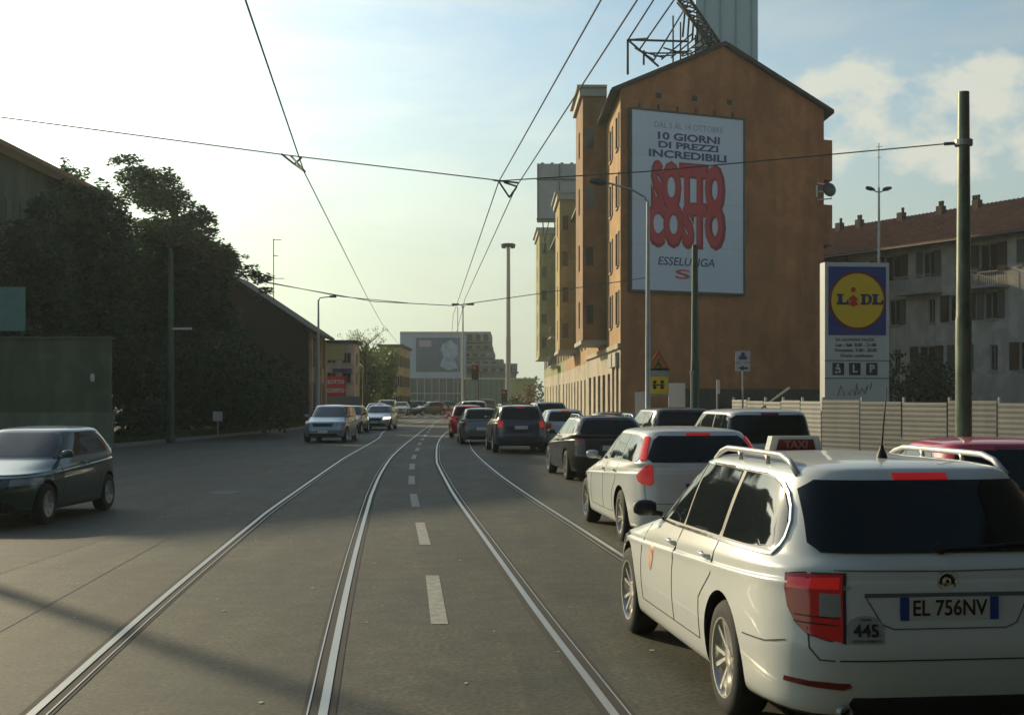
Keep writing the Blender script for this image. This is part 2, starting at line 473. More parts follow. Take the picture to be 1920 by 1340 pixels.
class Body:
    def __init__(s, rows):
        rr = spline_rows(rows)
        loops = [loop_points(r) for r in rr]
        n = len(loops[0])
        vs = [p for l in loops for p in l]
        fs = []
        for i in range(len(loops)-1):
            for k in range(n):
                fs.append((i*n+k, i*n+(k+1) % n, (i+1)*n+(k+1) % n, (i+1)*n+k))
        bm = bmesh.new()
        bv = [bm.verts.new(p) for p in vs]
        for f in fs:
            try: bm.faces.new([bv[i] for i in f])
            except ValueError: pass
        bmesh.ops.remove_doubles(bm, verts=bm.verts, dist=1e-4)
        bmesh.ops.dissolve_degenerate(bm, edges=bm.edges, dist=1e-4)
        bmesh.ops.recalc_face_normals(bm, faces=bm.faces)
        s.me = bpy.data.meshes.new('body')
        bm.to_mesh(s.me); bm.free()
        s.me.polygons.foreach_set('use_smooth', [True]*len(s.me.polygons))
        s.me.update()
        s.co = [v.co.copy() for v in s.me.vertices]
        s.nr = [v.normal.copy() for v in s.me.vertices]
        s.polys = [tuple(p.vertices) for p in s.me.polygons]
        s.bvh = BVHTree.FromPolygons(s.co, s.polys)
    def hit(s, a, b, view):
        if view == 'L': o, d = Vector((a, 5, b)), Vector((0,-1,0))
        elif view == 'R': o, d = Vector((a, -5, b)), Vector((0,1,0))
        elif view == 'B': o, d = Vector((-6, a, b)), Vector((1,0,0))
        elif isinstance(view, tuple):               # ('C', side, corner x, corner y): seen along the diagonal of a rear corner
            sg = view[1]
            o = Vector((view[2]-a*.707, view[3]*sg-a*.707*sg, b)) - Vector((.707, -.707*sg, 0))*3
            d = Vector((.707, -.707*sg, 0))
        elif view == 'F': o, d = Vector((6, a, b)), Vector((-1,0,0))
        else: o, d = Vector((a, b, 5)), Vector((0,0,-1))
        loc, nn, idx, dist = s.bvh.ray_cast(o, d)
        if loc is None: return None
        acc = Vector((0,0,0))
        for vi in s.polys[idx]:
            acc += s.nr[vi] / max(1e-4, (s.co[vi]-loc).length)
        return loc, acc.normalized(), d
    def patch(s, name, outline, view, m, parent, off=0.004, thick=0.012, step=0.06, hole=None):
        # curved panel that follows the bodywork; outline in the plane seen from that side
        pts = [Vector(p) for p in outline]
        dense = []
        n = len(pts)
        for i in range(n):
            a, b = pts[i], pts[(i+1) % n]
            k = max(1, int((b-a).length / step))
            dense += [a.lerp(b, j/k) for j in range(k)]
        loops = [list(range(len(dense)))]
        if hole:
            h0 = len(dense); hd = []
            for i in range(len(hole)):
                a, b = Vector(hole[i]), Vector(hole[(i+1) % len(hole)])
                k = max(1, int((b-a).length / step)); hd += [a.lerp(b, j/k) for j in range(k)]
            dense += hd
            loops.append(list(range(h0, len(dense))))
        def inside(p, poly):
            c = False; j = len(poly)-1
            for i in range(len(poly)):
                if (poly[i].y > p.y) != (poly[j].y > p.y) and p.x < (poly[j].x-poly[i].x)*(p.y-poly[i].y)/(poly[j].y-poly[i].y)+poly[i].x: c = not c
                j = i
            return c
        hp = [Vector(q) for q in hole] if hole else None
        x0 = min(p.x for p in pts); x1 = max(p.x for p in pts); y0 = min(p.y for p in pts); y1 = max(p.y for p in pts)
        ins = []
        ix = int((x1-x0)/step)+1; iy = int((y1-y0)/step)+1
        bl = dense[:]
        for i in range(ix):
            for j in range(iy):
                p = Vector((x0+(i+.5)*step, y0+(j+.5)*step))
                if inside(p, pts) and not (hp and inside(p, hp)) and min((p-q).length for q in bl) > step*.45: ins.append(p)
        allp = dense + ins
        edges = [(l[i], l[(i+1) % len(l)]) for l in loops for i in range(len(l))]
        r = delaunay_2d_cdt(allp, edges, [], 0, 1e-5)
        vs2, fs = r[0], r[2]
        good = []; V = []; NN = []; D = None
        for p in vs2:
            h = s.hit(p.x, p.y, view)
            if h is None: V.append(None); NN.append(None); continue
            D = h[2]; V.append(h[0] + h[1]*off); NN.append(h[1])
        F = []
        for f in fs:
            if any(V[i] is None for i in f): continue
            c = sum((Vector((vs2[i].x, vs2[i].y)) for i in f), Vector((0,0)))/len(f)
            if not inside(c, pts) or (hp and inside(c, hp)): continue
            f = list(f)
            nn = (V[f[1]]-V[f[0]]).cross(V[f[2]]-V[f[0]])
            if nn.dot(NN[f[0]]) < 0: f.reverse()
            F.append(tuple(f))
        idx = {}; OV = []; ON = []
        for f in F:
            for i in f:
                if i not in idx: idx[i] = len(OV); OV.append(V[i]); ON.append(NN[i])
        F = [tuple(idx[i] for i in f) for f in F]
        ec = {}
        for f in F:
            for i in range(len(f)):
                a, b = f[i], f[(i+1) % len(f)]
                ec[(a, b)] = 1
        bd = [e for e in ec if (e[1], e[0]) not in ec]
        for a, b in bd:
            k = len(OV)
            ea = (OV[b]-OV[a]).normalized()
            sn = ea.cross(ON[a]).normalized()
            OV += [OV[a], OV[b], OV[b]-ON[b]*thick, OV[a]-ON[a]*thick]
            ON += [sn]*4
            F.append((k+1, k, k+3, k+2))
        me = bpy.data.meshes.new(name)
        me.from_pydata([tuple(p) for p in OV], [], F)
        me.materials.append(m)
        me.polygons.foreach_set('use_smooth', [True]*len(me.polygons))
        if len(OV): me.normals_split_custom_set_from_vertices([tuple(q) for q in ON])
        o = bpy.data.objects.new(name, me)
        COL.objects.link(o); o.parent = parent
        return o
    def ribbon(s, mb, pts, view, wid=0.007, off=0.003, step=0.05):
        dn = []
        for i in range(len(pts)-1):
            a, b = Vector(pts[i]), Vector(pts[i+1])
            k = max(1, int((b-a).length/step)); dn += [a.lerp(b, j/k) for j in range(k)]
        dn.append(Vector(pts[-1]))
        L = []
        for p in dn:
            h = s.hit(p.x, p.y, view)
            if h: L.append((h[0]+h[1]*off, h[1]))
        if len(L) < 2: return
        vs = []
        for i, (p, n) in enumerate(L):
            t = (L[min(i+1, len(L)-1)][0]-L[max(i-1, 0)][0]).normalized()
            sd = n.cross(t).normalized()*wid/2
            vs += [p+sd, p-sd, p-sd-n*.01, p+sd-n*.01]
        fs = []
        for i in range(len(L)-1):
            for a, b in ((0,1),(1,2),(3,0)):
                fs.append((i*4+a, i*4+b, i*4+4+b, i*4+4+a))
        mb.add(vs, fs)

WHEELS = {}
def wheel_meshes(rad, style):
    key = (round(rad, 3), style)
    if key in WHEELS: return WHEELS[key]
    rr = rad*.70 if style != 'steel' else rad*.64
    t = MB()
    w = .105
    t.lathe([(rr-.01, -w*.8), (rr, -w), (rr+.03, -w*1.02), (rad-.02, -w*.92), (rad-.004, -w*.72), (rad, -w*.4), (rad, w*.4), (rad-.004, w*.72), (rad-.02, w*.92), (rr+.03, w*1.02), (rr, w), (rr-.01, w*.8)], (0,0,0), (0,1,0), 40)
    q = MB()
    q.use(M_alloy).lathe([(rr+.004, w*.85), (rr+.004, w*1.0), (rr-.012, w*.98), (rr-.022, w*.7), (rr-.03, -w*.5)], (0,0,0), (0,1,0), 40)
    q.use(M_alloydark).lathe([(rr-.03, -w*.5), (0.0, -w*.5)], (0,0,0), (0,1,0), 40)
    q.use(M_alloy)
    n = {'multi': 5, 'five': 5, 'steel': 9}[style]
    for k in range(n):
        for dd in ((-.21, .21) if style == 'multi' else ((-.13, .13) if style == 'five' else (0,))):
            a0 = 2*PI*k/n + dd*.45; a1 = 2*PI*k/n + dd*1.25
            hw = .014 if style != 'steel' else .03
            p0 = Vector((math.cos(a0), 0, math.sin(a0)))*.045; p1 = Vector((math.cos(a1), 0, math.sin(a1)))*(rr-.012)
            dr = (p1-p0).normalized(); sd = Vector((-dr.z, 0, dr.x))
            y0, y1 = w*.62, w*.86
            vs = [p0-sd*hw+Vector((0,y0-.03,0)), p0+sd*hw+Vector((0,y0-.03,0)), p0+sd*hw*.7+Vector((0,y0,0)), p0-sd*hw*.7+Vector((0,y0,0)),
                  p1-sd*hw*1.25+Vector((0,y1-.03,0)), p1+sd*hw*1.25+Vector((0,y1-.03,0)), p1+sd*hw*1.0+Vector((0,y1,0)), p1-sd*hw*1.0+Vector((0,y1,0))]
            q.add(vs, [(0,3,2,1),(4,5,6,7),(0,1,5,4),(1,2,6,5),(2,3,7,6),(3,0,4,7)])
    q.lathe([(.062, w*.45), (.06, w*.68), (.03, w*.74), (0, w*.74)], (0,0,0), (0,1,0), 20)
    to = t.build('tyre', M_tyre, smooth=True, fix=True, angle=50)
    ro = q.build('rim', None, smooth=True, angle=35)
    res = (to.data, ro.data)
    bpy.data.objects.remove(to); bpy.data.objects.remove(ro)
    WHEELS[key] = res
    return res

def add_wheels(root, s):
    rad = s['rad']; tm, rm = wheel_meshes(rad, s.get('wheel', 'five'))
    for x in s['axles']:
        for sd in (1, -1):
            e = bpy.data.objects.new('wheel', tm)            # the wheel itself is its tyre
            e.name = 'wheel'
            COL.objects.link(e); e.parent = root
            e.location = (x, sd*(s['W']/2-.125), rad)
            e.rotation_euler = (0, random.uniform(0, 6), 0 if sd > 0 else PI)
            r = bpy.data.objects.new('rim', rm); COL.objects.link(r); r.parent = e

def cut_wells(body, s, paint):
    me = body.me
    me.materials.append(paint); me.materials.append(M_well)
    o = bpy.data.objects.new('body', me); COL.objects.link(o)
    rad = s['rad']; b = s['W']/2
    R_ = rad + .045
    c = MB()
    for x in s['axles']:
        for sd in (1, -1):
            y0, y1 = sorted((sd*(b-.30), sd*(b+.2)))
            n = 40
            vs = [(x+R_*math.cos(2*PI*k/n), y, rad+.01+R_*math.sin(2*PI*k/n)) for y in (y0, y1) for k in range(n)]
            fs = [(k, (k+1) % n, (k+1) % n+n, k+n) for k in range(n)] + [tuple(range(n)), tuple(range(2*n-1, n-1, -1))]
            c.add(vs, fs)
    co = c.build('cutter', M_well, fix=True)
    md = o.modifiers.new('b', 'BOOLEAN'); md.operation = 'DIFFERENCE'; md.object = co; md.solver = 'EXACT'
    bpy.context.view_layer.update()
    nm = bpy.data.meshes.new_from_object(o.evaluated_get(bpy.context.evaluated_depsgraph_get()))
    bpy.data.objects.remove(o); bpy.data.objects.remove(co)
    o = bpy.data.objects.new('body', nm); COL.objects.link(o)
    nm.materials.clear(); nm.materials.append(paint); nm.materials.append(M_well)
    mi = []; 
    for p in nm.polygons:
        cc = p.center; dark = 0
        for x in s['axles']:
            dx, dz = cc.x-x, cc.z-rad-.01
            d = math.hypot(dx, dz)
            if d < R_-.004 or (d < R_+.003 and abs(cc.y) > b-.31 and abs(p.normal.y) < .25 and (p.normal.x*dx+p.normal.z*dz) < 0): dark = 1
        if cc.z < s.get('clear', .2)+.035 and abs(cc.y) < b*.9: dark = 1
        mi.append(dark)
    nm.polygons.foreach_set('material_index', mi)
    nm.polygons.foreach_set('use_smooth', [True]*len(nm.polygons))
    nm.set_sharp_from_angle(angle=R(38))
    nm.update()
    return o

def arc(cx, cz, r, a0, a1, n=10):
    return [(cx+r*math.cos(R(a0+(a1-a0)*i/n)), cz+r*math.sin(R(a0+(a1-a0)*i/n))) for i in range(n+1)]

PLATE_N = 0
def plate(root, s, body, end, text=None, y=0.0, z=0.72):
    # number plate board standing on the tail or the nose
    h = body.hit(y, z, 'B' if end == 'B' else 'F')
    d = -1 if end == 'B' else 1
    x = h[0].x + d*.012
    q = MB()
    right = Vector((0, -1, 0)) if end == 'B' else Vector((0, 1, 0))
    up = Vector((0, 0, 1)); out = right.cross(up)
    o = Vector((x, y, z))
    q.use(M_plate).obox(o-right*.26-up*.056-out*.02, right*.52, up*.112, out*.02)
    q.use(M_plateblue).obox(o-right*.262-up*.058-out*.01, right*.046, up*.116, out*.0125)
    q.obox(o+right*.216-up*.058-out*.01, right*.046, up*.116, out*.0125)
    pl = q.build('number_plate', None, root)
    if text:
        t = MB(); t.text(text, .112, o+out*.001, right, up, .0015, sx=.86, bold=.0015)
        t.build('plate_lettering', M_ink, pl)
    return pl

def build_car(s, label, loc, heading, group=None, paint=None, name='car', tail='off', head='off', text=None, cat='car', detail=2):
    """heading: degrees left of the view axis (world +Y)"""
    root = thing(name, label, cat, (loc[0], loc[1], 0.0), R(90+heading), group)
    b = Body(std_rows(s))
    body = cut_wells(b, s, paint); body.parent = root
    W = s['W']/2; xr = -s['L']/2; xf = s['L']/2; H = s['H']; br, bf = s['belt_r'], s['belt_f']
    cow, rf, rr, xbr = s['cowl'], s['roof_f'], s['roof_r'], s['xbelt_r']
    zt = H-.105
    def belt(x): return bf + (br-bf)*(cow-x)/(cow-xbr) + .012
    # side windows
    doors = s['doors']           # list of (x_front, x_rear) glass spans, first begins at the A pillar
    sideglass = []
    for i, (xa, xb) in enumerate(doors):
        first, last = i == 0, i == len(doors)-1
        po = []
        if first:
            sl = (cow-rf)/(zt-bf)
            po += [(xa, belt(xa)), (xa-.02, belt(xa)+.03)]
            x1 = rf-.06
            po += [(xa+(x1-xa)*t - .035*math.sin(PI*t), belt(xa)+(zt-belt(xa))*t) for t in (.3, .6, .85)] + [(x1-.05, zt-.012), (x1-.18, zt)]
        else:
            po += [(xa, belt(xa)), (xa, zt)]
        if last:
            sr = s.get('rake_r', .30)
            n0 = len(po); zb_ = belt(xb)
            po += [(xb+sr+.20, zt)]
            x0_, z0_ = xb+sr+.20, zb_+.06
            po += [(x0_-(sr+.20)*math.sin(R(a)), z0_+(zt-z0_)*math.cos(R(a))) for a in (15, 30, 45, 60, 75, 90)]
            po += [(xb+.015, zb_+.02), (xb+.06, zb_)]
        else:
            po += [(xb, zt), (xb, belt(xb))]
        sideglass.append(po)
    for view in ('L', 'R'):
        frame = [(doors[0][0]+.03, belt(doors[0][0])-.022)] + [(p[0]+.02, p[1]+.018) for p in sideglass[0][1:6]]
        lastg = sideglass[-1]
        frame += [(p[0]-.016, p[1]+.016) for p in lastg[-9:-1]] + [(lastg[-1][0]-.02, lastg[-1][1]-.02)]
        b.patch('window_trim', frame, view, s.get('trim', M_black), root, off=.002, thick=.008)
        if s.get('bright'):
            cq = MB(); b.ribbon(cq, frame+[frame[0]], view, .016, .012); cq.build('chrome_strip', M_chrome, root)
        for po in sideglass:
            b.patch('side_window', po, view, M_glass, root, off=.0065, thick=.008)
        if detail >= 2:
            sm = MB()
            zs = s.get('clear', .2)+.16
            xd = [doors[0][0]+.02] + [(doors[i][1]+doors[i+1][0])/2 for i in range(min(len(doors)-1, 2))]
            if len(doors) == 1: xd.append(doors[0][1])
            for i, xx in enumerate(xd):
                zb = belt(xx)-.03
                if i == len(xd)-1 and s.get('wagon_door', True):
                    xa = s['axles'][1] if s['axles'][1] < 0 else s['axles'][0]
                    b.ribbon(sm, [(xx, zb), (xx-.06, .80), (xa+s['rad']+.14, .62), (xa+s['rad']+.16, zs)], view)
                else:
                    b.ribbon(sm, [(xx, zb), (xx+.01, .7), (xx, zs)], view)
            b.ribbon(sm, [(xd[0], zs), ((s['axles'][1] if s['axles'][1] < 0 else s['axles'][0])+s['rad']+.16, zs)], view)
            sm.build('door_seam', M_seal, root)
            for i in range(len(xd)-1):
                hx = xd[i+1]+.13; hz = belt(hx)-.12
                h = b.hit(hx, hz, view)
                if h:
                    sg = 1 if view == 'L' else -1
                    q = MB()
                    yy = abs(h[0].y)
                    q.tube([(hx-.09, sg*(yy-.005), hz-.004), (hx-.08, sg*(yy+.028), hz), (hx, sg*(yy+.036), hz+.004), (hx+.08, sg*(yy+.028), hz), (hx+.09, sg*(yy-.005), hz-.002)], .011, 8)
                    q.build('door_handle', s.get('handle', paint), root, smooth=True)
        # mirror
        h = b.hit(cow-.42, bf-.005, view)
        if h:
            sg = 1 if view == 'L' else -1
            q = MB(); yy = abs(h[0].y); mxp = doors[0][0]-.10; mz = bf+.07
            q.tube([(mxp, sg*(yy-.03), mz-.05), (mxp+.01, sg*(yy+.05), mz-.035)], .022, 8)
            prof = [(0,-.10), (.05,-.095), (.07,-.05), (.075,.0), (.07,.05), (.045,.095), (0,.10)]
            vs0 = len(q.v)
            q.lathe([(a_*.85, b_*.85) for a_, b_ in prof], (mxp+.01, sg*(yy+.10), mz), (0, 1, 0), 14)
            for j in range(vs0, len(q.v)):
                vx, vy, vz = q.v[j]; q.v[j] = (mxp+.01+(vx-mxp-.01)*.75, vy, mz+(vz-mz)*.95)
            q.build('mirror', s.get('mirror', paint), root, smooth=True)
    # windscreen and rear window
    wy = W*.80; wt = W*s.get('roof_w', .70)*.84
    b.patch('windscreen', [(-wy, bf+.035), (wy, bf+.035), (wt+.02, zt-.02), (wt-.08, zt+.005), (-wt+.08, zt+.005), (-wt-.02, zt-.02)], 'F', M_glass, root)
    ry = W*s.get('rw_b', .72); rt = W*s.get('roof_w', .70)*s.get('rw_t', .86); rb = s.get('rw_z', br+.02)
    rtop = s.get('rw_top', zt-.005)
    b.patch('rear_window', [(-ry+.04, rb), (ry-.04, rb), (ry, rb+.04), (rt+.01, rtop-.05), (rt-.06, rtop), (-rt+.06, rtop), (-rt-.01, rtop-.05), (-ry, rb+.04)], 'B', M_tint, root, off=.014, thick=.03, step=.04)
    # tail lamps, headlamps
    tm = {'off': M_red, 'on': M_redlit, 'low': M_redlow}[tail]
    for sg in (1, -1):
        tl = s['tail']
        cv = ('C', sg, xr, W)
        b.patch('tail_light_seal', [(a_*1.06+(.002 if a_ > 0 else 0), z_+(.008 if z_ > tl[0][1]-.12 else -.008)) for a_, z_ in tl], cv, M_seal, root, off=.003, thick=.01, step=.05) if detail >= 2 and not s.get('tail_off') else None
        o = b.patch('tail_light', tl, cv, tm, root, off=s.get('tail_off', .008), thick=.02, step=.04)
        if 'tail_clear' in s:
            b.patch('reversing_lamp', s['tail_clear'], cv, M_clear, o, off=.0105, thick=.006, step=.04)
        if s.get('strip'):
            b.patch('tail_light', [(sg*.755*W, 1.07), (sg*.815*W, 1.06), (sg*.775*W, 1.18), (sg*.69*W, 1.345), (sg*.64*W, 1.35), (sg*.705*W, 1.20)], 'B', tm, root, off=.02, thick=.035, step=.03)
        hl = s['headl']
        hm = M_headlit if head == 'on' else M_clear
        b.patch('headlight', [(sg*y*W, z) for y, z in hl], 'F', hm, root, off=.008, thick=.02, step=.04)
    b.patch('grille', [(-.42*W, s['nose']-.20), (.42*W, s['nose']-.20), (.50*W, s['nose']-.06), (-.50*W, s['nose']-.06)], 'F', M_black, root, off=.006)
    b.patch('air_intake', [(-.70*W, .27), (.70*W, .27), (.62*W, .38), (-.62*W, .38)], 'F', M_black, root, off=.006)
    if s.get('third', True):
        tz = s.get('third_z', zt+.018)
        b.patch('brake_light', [(-.15, tz-.018), (.15, tz-.018), (.15, tz+.014), (-.15, tz+.014)], 'B', M_redlit if tail != 'off' else M_red, root, off=.012, thick=.03, step=.04)
    sm = MB()
    y1 = W*.86
    zc = s.get('hatch_z', .56)
    b.ribbon(sm, [(y1*.93, rb-.10), (y1*.92, zc+.06), (y1*.86, zc), (-y1*.86, zc), (-y1*.92, zc+.06), (-y1*.93, rb-.10)], 'B')
    sm.build('tailgate_seam', M_seal, root)
    b.patch('rear_diffuser', [(-.62*W, .235), (.62*W, .235), (.56*W, .33), (-.56*W, .33)], 'B', M_black, root, off=.006)
    plate(root, s, b, 'B', text, z=s.get('plate_z', .78))
    plate(root, s, b, 'F', None, z=.46)
    if s.get('rails'):
        for sg in (1, -1):
            q = MB(); yy = W*s.get('roof_w', .7)*.93
            pts = []
            for i in range(13):
                xx = rf-.28 + (rr+.22-rf+.28)*i/12
                h = b.hit(xx, sg*yy, 'T')
                lift = .065*min(1, math.sin(PI*i/12)*2.6)-.004
                pts.append((xx, sg*yy, h[0].z+lift))
            q.tube(pts, .018, 8)
            for i in (4, 8):
                q.tube([pts[i], (pts[i][0]-.03, pts[i][1], pts[i][2]-.07)], .014, 6)
            q.build('roof_rail', s['rails'], root, smooth=True)
    add_wheels(root, s)
    return root, b

ESTATE = dict(L=4.84, W=1.817, H=1.51, belt_r=1.02, belt_f=.97, cowl=.98, xbelt_r=-2.30, roof_r=-2.02, roof_f=.16, nose=.76,
    axles=(1.46, -1.30), rad=.335, roof_w=.71, wheel='multi', clear=.20,
    doors=[(.84, -.10), (-.15, -.98), (-1.06, -1.95)], rake_r=.30, bright=True, rails=mat('rail_satin', (.55, .54, .51), .35, metal=.3), mirror=M_black,
    tail=[(-.11, .93), (.0, .945), (.19, .945), (.222, .61), (.15, .622), (.05, .65), (-.02, .70), (-.075, .78), (-.10, .86)],
    tail_clear=[(.095, .85), (.190, .85), (.203, .735), (.105, .735)],
    headl=[(.95, .68), (.60, .62), (.58, .72), (.93, .78)], plate_z=.775, hatch_z=.52, rw_z=1.045, rw_b=.72, rw_t=.95, nr=6.5, nf=4.6, nrg=5.2)
HATCH = dict(L=4.10, W=1.73, H=1.44, belt_r=.99, belt_f=.93, cowl=.86, xbelt_r=-1.90, roof_r=-1.55, roof_f=.02, nose=.74,
    axles=(1.22, -1.28), rad=.30, roof_w=.70, wheel='five', clear=.19, doors=[(.66, -.30), (-.36, -1.42)], rake_r=.26,
    tail=[(-.07, .93), (.15, .93), (.15, .72), (-.05, .74)], headl=[(.94, .62), (.54, .60), (.54, .71), (.93, .73)],
    plate_z=.62, nr=5.5, nf=4.4)
SPORT_ESTATE = dict(tail_off=.019, L=4.63, W=1.865, H=1.47, belt_r=1.04, belt_f=.97, cowl=.92, xbelt_r=-2.18, roof_r=-1.82, roof_f=.10, nose=.76,
    axles=(1.42, -1.35), rad=.335, roof_w=.70, wheel='five', clear=.19, doors=[(.76, -.16), (-.22, -1.00), (-1.06, -1.92)], rake_r=.42,
    tail=[(-.15, .87), (-.11, .81), (-.03, .775), (.07, .77), (.105, .80), (.10, .90), (.07, .99), (.03, 1.03), (-.02, 1.0), (-.09, .94)], strip=True,
    headl=[(.95, .68), (.60, .62), (.58, .72), (.93, .78)], plate_z=.74, hatch_z=.55, rw_z=1.05, rw_b=.74, nr=5.2, nf=4.4)
SUV = dict(L=4.50, W=1.83, H=1.66, belt_r=1.12, belt_f=1.08, cowl=.95, xbelt_r=-2.12, roof_r=-1.88, roof_f=.20, nose=.90,
    axles=(1.38, -1.30), rad=.36, roof_w=.72, wheel='five', clear=.25, doors=[(.80, -.10), (-.16, -.98), (-1.05, -1.92)], rake_r=.30,
    tail=[(-.08, 1.08), (.14, 1.06), (.15, .86), (-.06, .86)], headl=[(.94, .80), (.58, .76), (.56, .87), (.93, .90)],
    plate_z=.86, nr=6, nf=4.8)
MPV = dict(L=4.35, W=1.80, H=1.66, belt_r=1.06, belt_f=1.02, cowl=1.25, xbelt_r=-2.08, roof_r=-1.92, roof_f=.30, nose=.86,
    axles=(1.30, -1.32), rad=.32, roof_w=.76, wheel='five', clear=.2, doors=[(1.02, -.10), (-.16, -.98), (-1.05, -1.98)], rake_r=.16,
    tail=[(-.03, 1.18), (.09, 1.18), (.10, .84), (-.04, .84)], headl=[(.94, .72), (.58, .68), (.56, .79), (.93, .84)],
    plate_z=.80, rw_b=.76, rw_t=.92, nr=8, nf=4.8)
SALOON = dict(L=4.45, W=1.76, H=1.43, belt_r=1.0, belt_f=.95, cowl=.85, xbelt_r=-1.55, roof_r=-.98, roof_f=.05, nose=.74, deck=True, shoulder=.86,
    axles=(1.33, -1.27), rad=.315, roof_w=.68, wheel='five', clear=.19, doors=[(.66, -.20), (-.26, -1.30)], rake_r=.42,
    tail=[(-.08, .88), (.2, .88), (.21, .74), (-.06, .74)], headl=[(.94, .66), (.54, .61), (.54, .72), (.93, .76)], plate_z=.62, nr=5.2, nf=4.4, wagon_door=True)

def paint(name, c, metal=0.0, rough=.32):
    return mat(name, c, rough, metal=metal, coat=.8, var=.04, vscale=2)
P_black = paint('black_paint', (.012, .013, .015))
P_navy = paint('navy_paint', (.012, .02, .05))
P_silver = paint('silver_paint', (.42, .43, .43), .5)
P_grey = paint('grey_paint', (.14, .15, .155), .4)
P_red = paint('red_paint', (.50, .012, .03))
P_green = paint('dark_green_paint', (.035, .085, .085), .45)
P_blue = paint('pale_blue_paint', (.27, .34, .37), .5)

exec_cars = True
# ---- the white taxi estate in the right foreground
taxi, tb = build_car(ESTATE, 'white taxi estate car with roof sign and lit brake light, nearest vehicle on the right', (1.96, 9.18), 6.6,
                     paint=M_white, tail='low', text='EL 756NV', name='taxi_car', cat='car')
W2 = ESTATE['W']/2
# roof sign
q = MB(); zr = tb.hit(.05, 0, 'T')[0].z
q.use(M_white).prism([(.02, -.20, zr-.01), (.02, .20, zr-.01), (.02, .165, zr+.125), (.02, -.165, zr+.125)], (.10, 0, 0))
ts = q.build('taxi_sign', None, taxi)
q = MB(); q.prism([(.018, -.140, zr+.030), (.018, .140, zr+.030), (.018, .122, zr+.102), (.018, -.122, zr+.102)], (-.006, 0, 0))
tp = q.build('sign_panel', mat('sign_red', (.16, .012, .014), .4), ts)
q = MB(); q.text('TAXI', .075, (.0105, 0, zr+.066), (0, -1, 0), (0, 0, 1), .001, sx=1.0, bold=.002)
q.build('sign_lettering', mat('sign_dim_letters', (.40, .16, .15), .5), ts)
# antenna
q = MB(); za = tb.hit(-1.55, .02, 'T')[0].z
q.lathe([(.034, -.01), (.028, .02), (.014, .05), (.009, .07)], (-1.55, .02, za), (0, 0, 1), 12)
q.tube([(-1.55, .02, za+.06), (-1.62, .02, za+.40)], [.006, .003], 6)
q.build('antenna', M_black, taxi, smooth=True)
for sg in (1, -1):
    cv_ = ('C', sg, -ESTATE['L']/2, W2)
    tb.patch('lamp_band', [(-.085, .918), (.178, .930), (.182, .872), (-.088, .868)], cv_, mat('lamp_band_red', (.34, .012, .014), .1, coat=1, emit=(1, .02, .015), es=.16), taxi, off=.011, thick=.004, step=.04)
    for z_ in (.70, .735):
        tb.patch('lamp_rib', [(-.03, z_), (.20, z_-.01), (.20, z_-.002), (-.03, z_+.008)], cv_, mat('lamp_rib_dark', (.07, .004, .005), .3), taxi, off=.0105, thick=.003, step=.04)
# reflectors, emblem, sticker, model letters, exhaust, crest
for sg in (1, -1):
    tb.patch('reflector', [(sg*y, z) for y, z in [(.80, .385), (.56, .37), (.52, .385), (.53, .405), (.80, .412)]], 'B', M_red, taxi, off=.006, step=.04)
h = tb.hit(0, .905, 'B'); xe = h[0].x
em = MB(); em.use(M_chrome).lathe([(.052, -.004), (.052, .008), (.043, .012), (.040, .004)], (xe, 0, .905), (-1, 0, 0), 28)
em.use(M_black).lathe([(.041, .004), (0, .005)], (xe, 0, .905), (-1, 0, 0), 28)
em.use(M_chrome).lathe([(.024, .005), (.024, .010), (0, .012)], (xe, .002, .906), (-1, 0, 0), 20)
em.use(M_black).lathe([(.010, .0115), (.010, .014), (0, .014)], (xe, -.003, .909), (-1, 0, 0), 14)
em.use(M_black).prism([(xe-.0125, .020, .892), (xe-.0125, .004, .899), (xe-.0125, .010, .886)], (-.002, 0, 0))
em.build('emblem', None, taxi)
pts = [(.54, .605), (.355, .605), (.35, .69), (.37, .722), (.405, .738), (.445, .744), (.485, .738), (.52, .722), (.54, .69)]
stk = tb.patch('licence_sticker', pts, 'B', mat('sticker_grey', (.36, .37, .36), .5), taxi, off=.003, thick=.003, step=.04)
def text_on(q, b, body_, size, y, z, half, bold=0.0, lift=.004):
    a_ = b.hit(y+half, z, 'B')[0]; c_ = b.hit(y-half, z, 'B')[0]; u_ = b.hit(y, z+.04, 'B')[0]-b.hit(y, z-.04, 'B')[0]; m_ = b.hit(y, z, 'B')[0]
    q.text(body_, size, m_+Vector((-lift, 0, 0)), c_-a_, u_, .001, bold=bold)
q = MB(); text_on(q, tb, '445', .088, .445, .668, .07, .002, .0075); text_on(q, tb, 'SERVIZIO PUBBLICO', .017, .445, .62, .08, 0, .007); text_on(q, tb, 'COMUNE', .014, .445, .724, .03, 0, .006)
q.build('sticker_lettering', M_ink, stk)
h = tb.hit(.53, .88, 'B')
q = MB(); q.text('2.0', .032, (h[0].x-.005, .53, .88), (0, -1, 0), (0, 0, 1), .0015)
q.build('tailgate_lettering', M_chrome, taxi)
q = MB(); q.lathe([(.035, 0), (.035, .10), (.028, .10), (.028, .02)], (-2.30, .55, .255), (-1, 0, 0), 16)
q.build('exhaust_pipe', M_steel, taxi, smooth=True)
cr_ = [(.47, .80), (.60, .80), (.60, .70), (.575, .64), (.535, .61), (.495, .64), (.47, .70)]
tb.patch('door_crest', cr_, 'L', mat('crest_orange', (.50, .17, .05), .5, col2=(.68, .50, .34), vscale=14), taxi, off=.004, thick=.003, step=.04)
